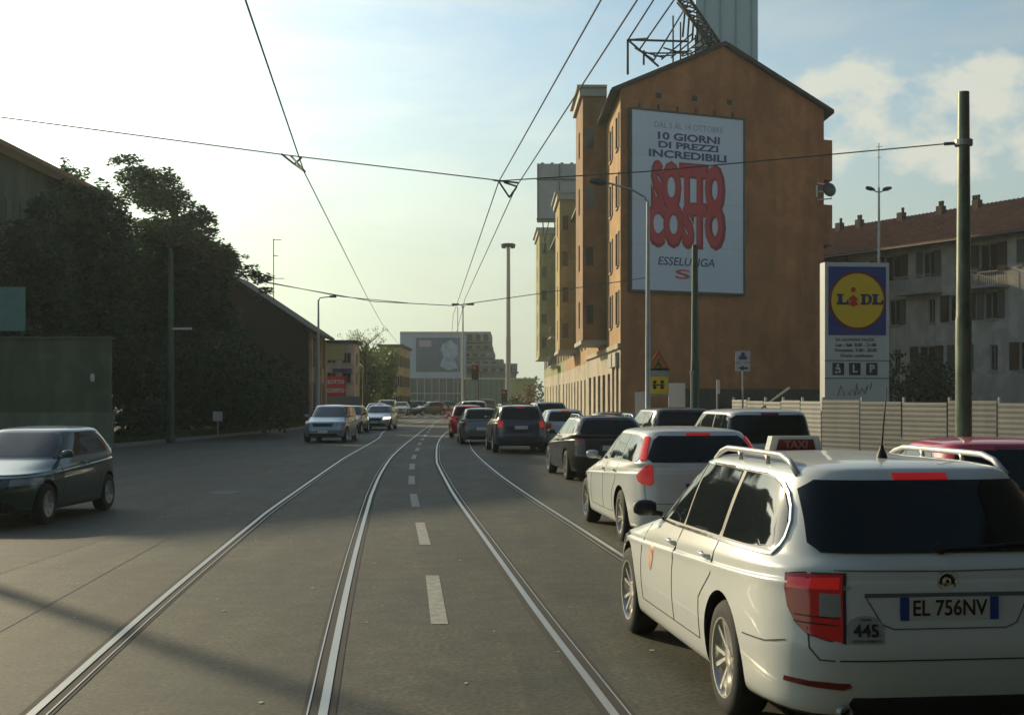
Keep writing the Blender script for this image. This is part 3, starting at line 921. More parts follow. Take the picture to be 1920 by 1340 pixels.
# shade of tailgate creases and number recess drawn as dark ribbons; bumper seams
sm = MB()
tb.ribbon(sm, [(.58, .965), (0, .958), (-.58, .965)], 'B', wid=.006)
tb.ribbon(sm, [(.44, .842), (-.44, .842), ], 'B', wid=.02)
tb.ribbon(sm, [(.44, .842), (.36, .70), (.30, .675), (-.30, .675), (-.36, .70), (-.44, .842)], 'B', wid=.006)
sm.build('crease_shade', mat('crease_shadowline', (.10, .11, .11), .7), taxi)
for vw in ('L', 'R'):
    sm = MB()
    tb.ribbon(sm, [(-2.20, .60), (-2.02, .565), (-1.72, .555)], vw)
    tb.ribbon(sm, [(-1.60, .93), (-1.76, .93), (-1.77, .78), (-1.62, .78), (-1.60, .93)], vw, wid=.004) if vw == 'R' else None
    sm.build('bumper_seam', M_seal, taxi)
# rear wiper
q = MB(); h = tb.hit(0, 1.07, 'B')
q.lathe([(.03, -.01), (.03, .03), (0, .035)], h[0], (-1, 0, 0), 14)
pw = [tb.hit(y, z, 'B')[0]+Vector((-.03, 0, 0)) for y, z in ((0, 1.07), (-.2, 1.075), (-.48, 1.09))]
q.tube(pw, .009, 6); q.build('rear_wiper', M_black, taxi)

# ---- queue of cars ahead
GQ = 'cars queueing in the right lanes'
build_car(SPORT_ESTATE, 'white estate with tall red tail lamps just ahead of the taxi', (2.15, 18.6), 6.0, GQ, M_white, tail='on')
build_car(dict(SPORT_ESTATE, strip=False, rails=M_chrome, H=1.45, L=4.5, tail=[(-.1, .96), (.17, .96), (.18, .80), (-.08, .80)]), 'black estate with silver roof rails between the white estate and the navy car', (1.95, 31.5), 6.5, GQ, P_black)
build_car(dict(SUV, H=1.60, rails=M_chrome), 'navy blue car seen squarely from behind with both tail lamps lit', (.10, 46.4), 5.5, GQ, P_navy, tail='on')
build_car(HATCH, 'grey hatchback mostly hidden ahead of the navy car', (-1.35, 54.5), 4.5, GQ, P_grey)
build_car(dict(HATCH, H=1.50), 'red hatchback at the far left of the queue', (-2.15, 63.5), 3.0, GQ, P_red, tail='on')
build_car(MPV, 'white van with roof bar, farthest of the left queue', (-2.3, 80.5), 1.0, GQ, M_white, name='van', cat='van')
build_car(MPV, 'white people carrier standing before the grey corrugated fence', (4.15, 24.4), 6.0, GQ, M_white)
build_car(dict(HATCH, H=1.46, tail=[(-.07, 1.0), (.12, 1.02), (.13, .78), (-.05, .76)]), 'red hatchback at the right edge behind the taxi', (4.72, 14.0), -2.0, GQ, P_red)
build_car(dict(SUV, H=1.62), 'black off-roader left of the white people carrier', (3.75, 32.6), 7.0, GQ, P_black)
build_car(SALOON, 'low dark grey saloon right of the black estate', (2.95, 39.8), 7.0, GQ, P_grey)
build_car(HATCH, 'white hatchback right of the navy car', (1.75, 49.0), 5.0, GQ, M_white, tail='low')
build_car(SUV, 'dark grey off-roader ahead of the white hatchback', (1.45, 58.5), 4.5, GQ, P_grey)
build_car(HATCH, 'silver hatchback beside the farthest white van', (.65, 72.0), 2.5, GQ, P_silver, detail=1)

# ---- oncoming traffic
GO = 'oncoming cars on the left side of the road'
build_car(dict(HATCH, L=3.95, H=1.40, wheel='steel', headl=[(.95, .60), (.62, .585), (.62, .68), (.94, .70)]), 'dark green hatchback with bright side glass at the left edge', (-7.55, 20.75), 177.0, GO, P_green)
build_car(dict(MPV, H=1.55), 'pale blue oncoming car in front of the dark brick house', (-7.65, 56.5), 178, GO, P_blue)
build_car(HATCH, 'black oncoming car half hidden behind the silver car', (-8.6, 70.5), 178, GO, P_black)
build_car(SALOON, 'silver oncoming saloon with lit headlamps', (-7.7, 77.5), 178, GO, P_silver, head='on')
build_car(MPV, 'white van parked far away under the green trees', (-11.2, 119.0), 178, GO, M_white, name='van', cat='van', detail=1)
build_car(SALOON, 'silver saloon farther along the left kerb', (-10.6, 104.0), 176, GO, P_silver, detail=1)
build_car(HATCH, 'silver grey car turning across the far junction', (-8.8, 140.0), 128, None, P_grey, detail=1)
build_car(HATCH, 'small black car waiting far off beside the turning grey car', (-5.4, 148.0), 150, None, P_black, detail=1)

# ================================================================== GROUND, ROAD, RAILS
def sheet(name, outline, z, m, kind='structure'):
    q = MB(); q.add([(x, y, z) for x, y in outline], [tuple(range(len(outline)))])
    o = q.build(name, m)
    if o.data.polygons[0].normal.z < 0: o.data.flip_normals()
    return struct(o, kind)
M_ground = mat('ground_dust', (.10, .095, .085), .9, col2=(.14, .13, .11), vscale=.2)
M_road = asphalt('asphalt', (.044, .045, .028), (.058, .053, .027))
M_pave = mat('paving', (.13, .125, .115), .85, col2=(.18, .17, .155), vscale=1.5, bump=.3)
M_kerb = mat('kerb_stone', (.22, .21, .20), .8, var=.2, vscale=6)
M_grassbase = mat('soil', (.03, .045, .015), .95, col2=(.05, .06, .025), vscale=2)
sheet('ground', [(-1500, -300), (1500, -300), (1500, 3500), (-1500, 3500)], -.02, M_ground)
LK = [(-15.6, -30), (-15.4, 20), (-14.9, 45), (-14.6, 50), (-12.9, 70), (-12.3, 77), (-12.2, 95), (-12.4, 125), (-14, 160)]
RK = [(9.6, -30), (9.2, 20), (7.2, 40), (5.1, 60), (3.6, 75), (3.1, 110), (2.6, 160)]
sheet('road', LK + [(-60, 165), (-60, 186), (30, 186), (30, 165)] + RK[::-1], .0, M_road)
def kerb_line(pts, side, name, wid, mtop, mkerb, h=.13):
    # raised pavement with a kerb stone on its road side
    q = MB()
    a = [Vector((x, y, 0)) for x, y in pts]
    sd = []
    for i in range(len(a)):
        t = (a[min(i+1, len(a)-1)]-a[max(i-1, 0)]).normalized()
        sd.append(Vector((t.y, -t.x, 0))*side)
    for i in range(len(a)-1):
        p0, p1 = a[i], a[i+1]; s0, s1 = sd[i], sd[i+1]
        up = Vector((0, 0, h))
        q.use(mkerb).quad(p0, p1, p1+up, p0+up)
        q.quad(p0+up, p1+up, p1+up+s1*.18, p0+up+s0*.18)
        u2 = Vector((0, 0, h-.004))
        q.use(mtop).quad(p0+u2+s0*.18, p1+u2+s1*.18, p1+u2+s1*wid, p0+u2+s0*wid)
        q.quad(p0+u2+s0*wid, p1+u2+s1*wid, p1+s1*wid, p0+s0*wid)
    o = q.build(name, None)
    return struct(o)
kerb_line(LK[:4], -1, 'pavement', 2.2, M_pave, M_kerb)
kerb_line(LK[3:], -1, 'verge', 3.0, M_grassbase, M_kerb)
kerb_line(RK, 1, 'pavement', 2.4, M_pave, M_kerb)
M_line = mat('road_paint', (.40, .39, .34), .7, col2=(.17, .17, .14), vscale=13, detail=12)
dq = MB()
cl = [G(834, 1170+170), G(817, 1120), G(790, 998), G(775, 937), G(770, 904), G(771, 880), G(772.5, 864), G(777, 852), G(782, 842), G(787, 829), G(800, 812)]
cl.sort(key=lambda p: p[1])
def xat(line, y):
    for i in range(len(line)-1):
        if y <= line[i+1][1] or i == len(line)-2:
            a, b = line[i], line[i+1]
            return a[0]+(b[0]-a[0])*(y-a[1])/(b[1]-a[1])
K_ = FPX*CAMH
y = K_/425.0
for k in range(-1, 14):
    y0 = y + k*5.86; y1 = y0 + 2.98
    if k == -1: continue
    dq.add([(xat(cl, y0)-.055, y0, .004), (xat(cl, y0)+.085, y0, .004), (xat(cl, y1)+.085, y1, .004), (xat(cl, y1)-.055, y1, .004)], [(0, 1, 2, 3)])
# far stop line, arrow and zebra bars at the junction
dq.add([(-6.6, 84, .004), (-.9, 84, .004), (-.9, 84.45, .004), (-6.6, 84.45, .004)], [(0, 1, 2, 3)])
dq.add([(-7.3, 92, .004), (-7.1, 92, .004), (-6.6, 103, .004), (-6.85, 103, .004)], [(0, 1, 2, 3)])
for k in range(9):
    x0 = -11.5+k*1.05
    dq.add([(x0, 124, .004), (x0+.5, 124, .004), (x0+.5, 128, .004), (x0, 128, .004)], [(0, 1, 2, 3)])
struct(dq.build('lane_markings', M_line))

def smooth_line(pts, n=6):
    pts = [Vector((p[0], p[1], 0)) for p in pts]
    out = []
    for i in range(len(pts)-1):
        p0 = pts[max(i-1, 0)]; p1 = pts[i]; p2 = pts[i+1]; p3 = pts[min(i+2, len(pts)-1)]
        for k in range(n):
            t = k/n
            out.append(0.5*((2*p1)+(p2-p0)*t+(2*p0-5*p1+4*p2-p3)*t*t+(3*p1-p0-3*p2+p3)*t**3))
    out.append(pts[-1]); return out
M_rail = mat('rail_steel', (.40, .39, .36), .42, metal=.8, var=.12, vscale=3, stretch=(1, .1, 1))
M_groove = mat('rail_groove', (.012, .012, .012), .9)
RL = {
 'L1': [(64, 1337), (213, 1200), (333, 1097), (467, 983), (530, 940), (640, 862), (665, 845), (720, 822)],
 'R1': [(607, 1337), (627, 1213), (650, 1100), (670, 1017), (692, 940), (697, 923), (710, 890), (725, 863), (740, 848), (757, 833), (772, 823), (782, 817)],
 'L2': [(1150, 1337), (1007, 1153), (937, 1050), (880, 967), (857, 940), (840, 913), (821, 875), (815, 862), (816, 837), (822, 823), (832, 812)],
 'R2': [(1163, 1040), (1077, 983), (1007, 940), (958, 908), (922, 880), (890, 853), (878, 837), (875, 823)]}
far = {'L1': [(-7.35, 75), (-7.7, 100), (-8.1, 150)], 'R1': [(-5.2, 80), (-5.9, 110), (-6.6, 150)], 'L2': [(-3.6, 82), (-4.1, 110), (-4.6, 150)], 'R2': [(-2.15, 70), (-2.55, 90), (-3.15, 150)]}
def fit(pts):
    # smooth the measured points with a local quadratic through Y
    ys = [p[1] for p in pts]; out = []
    for p in pts:
        sw = sx = sy = sxx = sxy = 0
        for q_ in pts:
            w = math.exp(-((q_[1]-p[1])/(3+.18*p[1]))**2)
            d = q_[1]-p[1]
            sw += w; sx += w*d; sy += w*q_[0]; sxx += w*d*d; sxy += w*d*q_[0]
        out.append(((sy*sxx-sx*sxy)/(sw*sxx-sx*sx) if abs(sw*sxx-sx*sx) > 1e-6 else p[0], p[1]))
    return out
def track(name, label, a, b):
    root = thing(name, label, 'tram track', (0, 0, 0))
    for key, inner in ((a, 1), (b, -1)):
        pts = fit([G(*p) for p in RL[key]] + far[key])
        d = ((pts[1][0]-pts[0][0])/(pts[1][1]-pts[0][1]))
        pts = [(pts[0][0]-d*(pts[0][1]-yy), yy) for yy in (-20, -12, -4, 2)] + pts
        ln = smooth_line(pts)
        def strip(o0, o1, z, m, nm):
            q = MB(); vs = []
            for i, p in enumerate(ln):
                t = (ln[min(i+1, len(ln)-1)]-ln[max(i-1, 0)]).normalized(); sd = Vector((t.y, -t.x, 0))*inner
                vs += [p+sd*o0+Vector((0, 0, z)), p+sd*o1+Vector((0, 0, z))]
            fs = [(2*i, 2*i+1, 2*i+3, 2*i+2) if inner > 0 else (2*i, 2*i+2, 2*i+3, 2*i+1) for i in range(len(ln)-1)]
            q.add(vs, fs); return q, nm, m
        g, _, _ = strip(-.075, .125, .004, None, '')
        rl = g.build('rail', M_groove, root)
        h, _, _ = strip(-.027, .027, .010, None, ''); h.build('rail_head', M_rail, rl)
        h, _, _ = strip(.086, .097, .009, None, ''); h.build('guard_lip', M_rail, rl)
track('tram_track', 'pair of grooved steel rails left of the dashed line', 'L1', 'R1')
track('tram_track', 'pair of grooved steel rails right of the dashed line, beside the queue', 'L2', 'R2')
M_patch = asphalt('asphalt_repair', (.032, .033, .022), (.042, .039, .022))
for nm, out in (('repair_patch', [(-7.6, 12.5), (-5.4, 12.3), (-5.3, 19), (-7.5, 19.2)]), ('repair_patch', [(1.1, 21), (2.6, 20.6), (1.9, 33), (.7, 33)]), ('repair_patch', [(-3.2, 27), (-1.9, 27), (-2.5, 36), (-3.9, 36)]), ('repair_patch', [(.25, 5.5), (.95, 5.5), (.55, 10.5), (-.05, 10.5)])):
    sheet(nm, out, .0018, M_patch)
tar = MB()
a_, b_ = Vector((*G(-40, 1205), .0035)), Vector((*G(345, 992), .0035)); sd = Vector(((b_-a_).y, -(b_-a_).x, 0)).normalized()*.012
tar.quad(a_-sd, a_+sd, b_+sd, b_-sd); tar.quad(b_-sd, b_+sd, b_+sd+Vector((-3.5, 16, 0)), b_-sd+Vector((-3.5, 16, 0)))
struct(tar.build('tar_seam', mat('tar', (.012, .012, .011), .7)))
db = MB(); random.seed(21)
for k in range(70):
    x, y, r = random.uniform(-6, 3), random.uniform(6, 24), random.uniform(.006, .02)
    db.add([(x+r*math.cos(a)*random.uniform(.6, 1.5), y+r*math.sin(a)*1.6, .005) for a in (0, 1.2, 2.5, 3.8, 5)], [(0, 1, 2, 3, 4)])
struct(db.build('litter', mat('pale_litter', (.35, .34, .28), .8)), 'stuff')
# manhole cover and seam
q = MB(); q.lathe([(.0, .006), (.30, .006), (.31, .004)], (-5.6, 26, 0), (0, 0, 1), 28)
tag(q.build('manhole_cover', mat('cast_iron', (.05, .05, .05), .6, metal=.5)), 'round cast iron manhole cover in the left lane', 'manhole')

# ================================================================== BUILDINGS
def wall_open(mb, P0, U, N, width, z0, z1, ops, depth=.16):
    P0, U, N = Vector(P0), Vector(U).normalized(), Vector(N).normalized()
    us = sorted({0.0, width} | {o[0] for o in ops} | {o[1] for o in ops})
    zs = sorted({z0, z1} | {o[2] for o in ops} | {o[3] for o in ops})
    flip = U.cross(Vector((0, 0, 1))).dot(N) < 0
    def P(u, z, d=0): return P0 + U*u + Vector((0, 0, z)) - N*d
    def Q(a, b, c, d): mb.quad(*((a, d, c, b) if flip else (a, b, c, d)))
    for i in range(len(us)-1):
        for j in range(len(zs)-1):
            cu, cz = (us[i]+us[i+1])/2, (zs[j]+zs[j+1])/2
            if any(o[0] < cu < o[1] and o[2] < cz < o[3] for o in ops): continue
            Q(P(us[i], zs[j]), P(us[i+1], zs[j]), P(us[i+1], zs[j+1]), P(us[i], zs[j+1]))
    for a, b, c, d in [o[:4] for o in ops]:
        Q(P(a, c, depth), P(a, c), P(a, d), P(a, d, depth))
        Q(P(b, c), P(b, c, depth), P(b, d, depth), P(b, d))
        Q(P(a, c, depth), P(b, c, depth), P(b, c), P(a, c))
        Q(P(a, d), P(b, d), P(b, d, depth), P(a, d, depth))
M_wglass = mat('window_glass', (.03, .035, .035), .08, spec=.6)
M_wframe = mat('window_frame', (.30, .28, .24), .6)
M_shut = mat('brown_shutter', (.085, .045, .025), .7)
M_shutg = mat('grey_green_shutter', (.10, .12, .11), .7)
M_sill = mat('stone_sill', (.36, .34, .30), .8)
M_tile = mat('red_roof_tile', (.20, .085, .045), .8, col2=(.32, .15, .08), vscale=1.2, bump=.6, bscale=6)
M_darkroof = mat('dark_roof', (.035, .028, .025), .8, var=.3, vscale=2)
M_gutter = mat('gutter', (.05, .045, .04), .6)

def window(parent, P0, U, N, op, depth=.16, shutter=None, kind='window'):
    P0, U, N = Vector(P0), Vector(U).normalized(), Vector(N).normalized()
    a, b, c, d = op[:4]; Zv = Vector((0, 0, 1))
    q = MB(); o = P0+U*a+Zv*c-N*(depth-.002)
    w, h = b-a, d-c; t = .06
    for (uu, zz, ww, hh) in ((0, 0, t, h), (w-t, 0, t, h), (t, 0, w-2*t, t), (t, h-t, w-2*t, t), (w/2-t/2, t, t, h-2*t)):
        q.obox(o+U*uu+Zv*zz, U*ww, Zv*hh, N*.05)
    f = q.build(kind, M_wframe, parent)
    q = MB(); q.obox(o+U*t+Zv*t+N*.001, U*(w-2*t), Zv*(h-2*t), N*.02); q.build('pane', M_wglass, f)
    q = MB(); q.obox(P0+U*(a-.06)+Zv*(c-.08)+N*.002, U*(w+.12), Zv*.078, N*.10); q.build('sill', M_sill, f)
    if shutter:
        sw = w*.5
        for s0, ang in ((a-.01, 1), (b+.01, -1)):
            q = MB(); base = P0+U*s0+Zv*c+N*.012
            q.obox(base, U*(-ang*sw), Zv*h, N*.04)
            for k in range(int(h/.16)):
                q.obox(base+U*(-ang*sw*.88)+Zv*(.05+k*.16)+N*.041, U*(ang*sw*.76), Zv*.10, N*.012)
            q.build('shutter', shutter, f)
    return f
def grille_balcony(parent, P0, U, N, u0, u1, z, proj=1.0, solid=None, m=None):
    P0, U, N = Vector(P0), Vector(U).normalized(), Vector(N).normalized(); Zv = Vector((0, 0, 1))
    q = MB(); q.obox(P0+U*u0+Zv*(z-.14)+N*.003, U*(u1-u0), Zv*.14, N*proj)
    s = q.build('balcony', M_sill, parent)
    q = MB()
    if solid:
        q.obox(P0+U*u0+Zv*(z+.002)+N*(proj-.08), U*(u1-u0), Zv*.95, N*.06)
        q.obox(P0+U*u0+Zv*(z+.002)+N*.005, U*.06, Zv*.95, N*(proj-.09)); q.obox(P0+U*(u1-.06)+Zv*(z+.002)+N*.005, U*.06, Zv*.95, N*(proj-.09))
        q.build('parapet', solid, s)
    else:
        n = max(3, int((u1-u0)/.14))
        for k in range(n+1):
            q.obox(P0+U*(u0+(u1-u0-.02)*k/n)+Zv*z+N*(proj-.05), U*.02, Zv*.95, N*.02)
        for k in range(1, int(proj/.14)):
            for uu in (u0, u1-.02): q.obox(P0+U*uu+Zv*z+N*(k*.14), U*.02, Zv*.95, N*.02)
        for uu in (u0, u1-.03): q.obox(P0+U*uu+Zv*(z+.951)+N*.01, U*.03, Zv*.03, N*(proj-.06))
        q.obox(P0+U*u0+Zv*(z+.95)+N*(proj-.06), U*(u1-u0), Zv*.04, N*.04)
        q.build('railing', m or M_black, s)

def plaster(name, c, var=.14, grime=None):
    if name in MATS: return MATS[name]
    m = mat(name, c, .9, col2=grime or tuple(v*.66 for v in c), vscale=.42, bump=.25, bscale=12, detail=10, stretch=(1, 1, .45))
    nt = m.node_tree; b = nt.nodes['Principled BSDF']; cs = b.inputs['Base Color'].links[0].from_socket
    t = nt.nodes.new('ShaderNodeTexCoord')
    for st, sc, p0, p1, lo in (((1, 1, .10), 1.5, .34, .66, .88), ((1, 1, 1), 1.1, .52, .56, .90)):     # rain streaks, then repaired patches
        q_ = nt.nodes.new('ShaderNodeMapping'); q_.inputs['Scale'].default_value = st; n = nt.nodes.new('ShaderNodeTexNoise'); n.inputs['Scale'].default_value = sc; n.inputs['Detail'].default_value = 7 if lo < .85 else 1
        r = nt.nodes.new('ShaderNodeValToRGB'); r.color_ramp.elements[0].position = p0; r.color_ramp.elements[1].position = p1
        r.color_ramp.elements[0].color = (lo, lo, lo, 1); r.color_ramp.elements[1].color = (1.06, 1.06, 1.06, 1)
        x_ = nt.nodes.new('ShaderNodeMix'); x_.data_type = 'RGBA'; x_.blend_type = 'MULTIPLY'; x_.inputs[0].default_value = 1
        nt.links.new(t.outputs['Object'], q_.inputs['Vector']); nt.links.new(q_.outputs['Vector'], n.inputs['Vector']); nt.links.new(n.outputs['Fac'], r.inputs['Fac'])
        nt.links.new(cs, x_.inputs[6]); nt.links.new(r.outputs['Color'], x_.inputs[7]); cs = x_.outputs[2]
    nt.links.new(cs, b.inputs['Base Color'])
    return m
P_orange = plaster('orange_brown_render', (.46, .182, .066), grime=(.30, .112, .040))
P_orange_l = plaster('ochre_orange_render', (.50, .28, .11))
P_brown = plaster('brown_render', (.30, .155, .065))
P_cream = plaster('cream_render', (.52, .44, .32))
P_ochre = plaster('ochre_render', (.42, .29, .11))
P_olive = plaster('olive_render', (.34, .32, .13))
P_pale = plaster('pale_grey_render', (.58, .52, .46))
P_grim = plaster('grimy_green_render', (.12, .15, .09))
P_brick = mat('dark_brick', (.06, .038, .026), .9, col2=(.085, .055, .038), vscale=5, stretch=(1, 1, 3))

# ---- the orange house with the blank gable and the giant poster
A = Vector((6.1, 75, 0)); Bc = Vector((18.9, 80.8, 0)); U1 = (Bc-A).normalized(); N1 = Vector((U1.y, -U1.x, 0))
GW = (Bc-A).length
A2 = Vector((5.62, 100, 0)); US = (A2-A).normalized(); NS = Vector((-US.y, US.x, 0))
if NS.x > 0: NS = -NS
B2 = Bc+US*25.0
EZ, RZ = 19.25, 22.35
gb = thing('apartment_house', 'orange brown house with blank gable carrying the giant white poster', 'building', (A.x, A.y, 0))
gb_w = Matrix.Translation(-gb.location)
def rel(q, root):
    l = Vector(root.location)
    q.v = [(x-l.x, y-l.y, z-l.z) for x, y, z in q.v]; return q
class RB(MB):
    # builder in world coordinates whose result is stored relative to its thing
    def __init__(s, root): MB.__init__(s); s.root = root
    def build(s, name, m=None, parent=None, **k):
        rel(s, s.root); return MB.build(s, name, m, parent or s.root, **k)
def reparent_world(root):
    # parts built straight in world coordinates: pull them into the thing's own space
    l = Vector(root.location)
    done = set()
    def walk(o):
        for ch in o.children:
            if ch.type == 'MESH' and ch.data.name not in done and not ch.get('_rel'):
                ch.data.transform(Matrix.Translation(-l)); done.add(ch.data.name)
            walk(ch)
    walk(root)
q = MB()
ap = A + U1*(GW*.483)
DM = 6.5
mid2 = ap + US*DM
B2 = Bc+US*DM; A3 = A+US*DM
q.use(P_orange).add([(A.x, A.y, 0), (Bc.x, Bc.y, 0), (Bc.x, Bc.y, EZ), (ap.x, ap.y, RZ), (A.x, A.y, EZ)], [(0, 1, 2, 3, 4)])
q.add([(A3.x, A3.y, 0), (B2.x, B2.y, 0), (B2.x, B2.y, EZ), (mid2.x, mid2.y, RZ), (A3.x, A3.y, EZ)], [(4, 3, 2, 1, 0)])
w0 = A+US*(DM+.01)+U1*5.5; w1 = A+US*25+U1*5.5; w2 = A+US*25
for a_, b_ in ((w0, w1), (w1, w2)): q.quad((a_.x, a_.y, 0), (b_.x, b_.y, 0), (b_.x, b_.y, 18.4), (a_.x, a_.y, 18.4))
q.quad((A3.x, A3.y, 18.39), (w0.x, w0.y, 18.39), (w1.x, w1.y, 18.39), (w2.x, w2.y, 18.39))
q.quad((Bc.x, Bc.y, 0), (B2.x, B2.y, 0), (B2.x, B2.y, EZ), (Bc.x, Bc.y, EZ))
ops = []
floors = [6.0, 9.35, 12.7, 16.05]
for z in floors:
    for u in (1.1, 5.0, 17.8, 21.4): ops.append((u, u+1.05, z, z+1.95))
gops = [(1.0, 2.5, .1, 3.6), (3.6, 5.0, .1, 3.6), (6.2, 8.0, .1, 3.3), (9.6, 11.6, .1, 3.3), (13.2, 15.2, .1, 3.3), (17, 19, .1, 3.3), (21, 23, .1, 3.3)]
q.use(P_orange_l); wall_open(q, A, US, NS, 25.0, 4.6, EZ, ops)
q.use(P_cream); wall_open(q, A, US, NS, 25.0, 0, 4.6, gops, .3)
wall = q.build('wall', None, gb)
for o in ops: window(gb, A, US, NS, o, shutter=M_shut)
for o in gops: window(gb, A, US, NS, o, depth=.3, kind='door')
# cream string course and door heads
q = MB(); q.obox(A+Vector((0, 0, 4.62))+NS*.003, US*25, (0, 0, .28), NS*.16); q.build('string_course', P_cream, gb)
q = MB()
for o in gops[:2]:
    q.obox(A+US*(o[0]-.25)+Vector((0, 0, 3.62))+NS*.004, US*(o[1]-o[0]+.5), (0, 0, .8), NS*.22)
q.build('door_surround', M_sill, gb)
# roof: two slopes with overhang
def slope(q, p_e0, p_r0, p_r1, p_e1, th=.22):
    q.prism([p_e0, p_r0, p_r1, p_e1], (0, 0, th))
ov = N1*.35
def Zv_(z): return Vector((0, 0, z))
sl_l = (RZ-EZ)/(GW*.483)
q = MB()
e0 = A - U1*.75 + ov; e0 = Vector((e0.x, e0.y, EZ-.75*sl_l)); r0 = Vector((ap.x, ap.y, RZ))+ov
slope(q, e0, r0, r0+US*(DM+.7), e0+US*(DM+.7))
e1 = Bc + U1*.5 + ov; sl_r = (RZ-EZ)/(GW*.517); e1 = Vector((e1.x, e1.y, EZ-.5*sl_r))
slope(q, r0+Vector((0, 0, .001)), e1, e1+US*(DM+.7), r0+US*(DM+.7)+Vector((0, 0, .001)))
e0b = e0+US*(DM+.71); slope(q, e0b, e0b+U1*3+Zv_(.9), e0b+U1*3+US*13.9+Zv_(.9), e0b+US*13.9)
rf_ = q.build('roof', M_darkroof, gb)
q = MB(); q.tube([e0+Vector((0, 0, .05)), e0+US*25.7+Vector((0, 0, .05))], .09, 8); q.build('gutter', M_gutter, rf_, smooth=True)
# street bay
def bay(root, wallm, u0, u1, z0, z1, proj, P0, U, N, nfl, capz=.5, colour=None):
    q = MB(); P0, U, N = Vector(P0), Vector(U), Vector(N)
    o = P0+U*u0+Vector((0, 0, z0))+N*.002
    ops_ = []
    for k in range(nfl):
        zz = z0+.9+k*(z1-z0-.6)/nfl; ops_.append(((u1-u0)/2-.6, (u1-u0)/2+.6, zz, zz+1.7))
    wall_open(q, P0+U*u0+N*proj, U, N, u1-u0, z0, z1, ops_)
    side_ops = []
    for k in range(nfl):
        zz = z0+1.0+k*(z1-z0-.6)/nfl; side_ops.append((proj*.55, proj*.85, zz, zz+1.2))
    wall_open(q, P0+U*u0, N, -U, proj, z0, z1, side_ops, .1)
    q.quad(P0+U*u1+Vector((0, 0, z0)), P0+U*u1+N*proj+Vector((0, 0, z0)), P0+U*u1+N*proj+Vector((0, 0, z1)), P0+U*u1+Vector((0, 0, z1)))
    q.quad(o, o+N*proj, o+N*proj+U*(u1-u0), o+U*(u1-u0))
    b_ = q.build('bay', wallm, root)
    for op in ops_: window(b_, P0+U*u0+N*proj, U, N, op) if False else None
    for op in ops_: w = MB(); w.obox(P0+U*(u0+op[0])+N*(proj-.158)+Vector((0, 0, op[2])), U*(op[1]-op[0]), (0, 0, op[3]-op[2]), N*.03); w.build('bay_window', M_wglass, b_)
    for op in side_ops: w = MB(); w.obox(P0+U*(u0+.098)+N*op[0]+Vector((0, 0, op[2])), N*(op[1]-op[0]), (0, 0, op[3]-op[2]), -U*.02); w.build('bay_window', M_wglass, b_)
    c = MB(); c.obox(P0+U*(u0-.18)+Vector((0, 0, z1+.001))+N*.004, U*(u1-u0+.36), (0, 0, capz), N*(proj+.2))
    c.obox(P0+U*(u0-.35)+Vector((0, 0, z1+capz+.002))+N*.004, U*(u1-u0+.7), (0, 0, .16), N*(proj+.38))
    c.build('cornice', colour or M_sill, b_)
    c = MB(); c.obox(P0+U*(u0-.10)+Vector((0, 0, z0-.25))+N*.006, U*(u1-u0+.2), (0, 0, .248), N*(proj+.1)); c.build('bay_foot', M_sill, b_)
    return b_
bay(gb, P_brown, 8.6, 15.0, 5.45, 20.7, 1.5, A, US, NS, 4)
# back balconies that show past the right edge of the gable
q = MB()
for z0, z1 in ((15.1, 17.55), (11.15, 13.6)):
    q.obox(Bc+US*.4+U1*.003+Vector((0, 0, z0)), U1*.75, (0, 0, z1-z0), US*3)
q.build('rear_balcony', P_orange, gb)
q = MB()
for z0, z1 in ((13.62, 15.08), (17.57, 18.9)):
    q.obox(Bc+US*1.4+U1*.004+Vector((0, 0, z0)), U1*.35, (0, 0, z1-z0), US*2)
q.build('loggia_shade', M_darkroof, gb)  # solid dark boxes, their colour stands in for the shade inside the loggias
# plinth at the foot of the gable and small vents
q = MB(); q.obox(A+U1*4.0+N1*.02, U1*(GW-4.0), (0, 0, 2.35), N1*.25); q.build('plinth', mat('plinth_dark', (.035, .045, .035), .8, var=.3), gb)
q = MB()
for px, py in ((1232, 170), (1302, 175), (1368, 182)):
    pass
for u, z in ((2.3, 18.9), (4.7, 18.95), (7.1, 18.95)):
    q = MB(); q.obox(A+U1*u+N1*.004+Vector((0, 0, z)), U1*.35, (0, 0, .3), N1*.03); q.build('vent', M_darkroof, gb)
reparent_world(gb)

# poster on the gable
def onwall(px, py):
    s = (px-CXP)/FPX
    t = (s*75-6.1)/(2.2069-s)
    Y = 75+t
    return t*math.hypot(2.2069, 1), Z(py, Y)
u0, u1, z0, z1 = .57, 8.02, 7.93, 18.05
PO = A + N1*.30
po = thing('wall_poster', 'giant white advertising poster with red lettering on the orange gable', 'billboard', (PO.x, PO.y, 0))
Zv = Vector((0, 0, 1))
M_poster = mat('poster_white', (.56, .60, .64), .6, var=.04, vscale=.5)
M_navy = mat('navy_print', (.03, .045, .14), .6)
M_postred = mat('poster_red', (.50, .03, .045), .6)
M_postdark = mat('poster_dark_red', (.26, .012, .02), .6)
q = RB(po); q.obox(PO+U1*u0+Zv*z0, U1*(u1-u0), Zv*(z1-z0), N1*-.02); q.build('sheet', M_poster)
q = RB(po)
for a_, b_, c_, d_ in ((u0-.12, u0-.002, z0-.12, z1+.12), (u1+.002, u1+.12, z0-.12, z1+.12), (u0, u1, z1+.002, z1+.12), (u0, u1, z0-.12, z0-.002)):
    q.obox(PO+U1*a_+Zv*c_-N1*.22, U1*(b_-a_), Zv*(d_-c_), N1*.25)
for k in range(6):
    q.obox(PO+U1*(u0+.6+k*1.25)+Zv*(z1+.12)-N1*.29, U1*.06, Zv*.35, N1*.1)
q.build('frame', M_gutter)
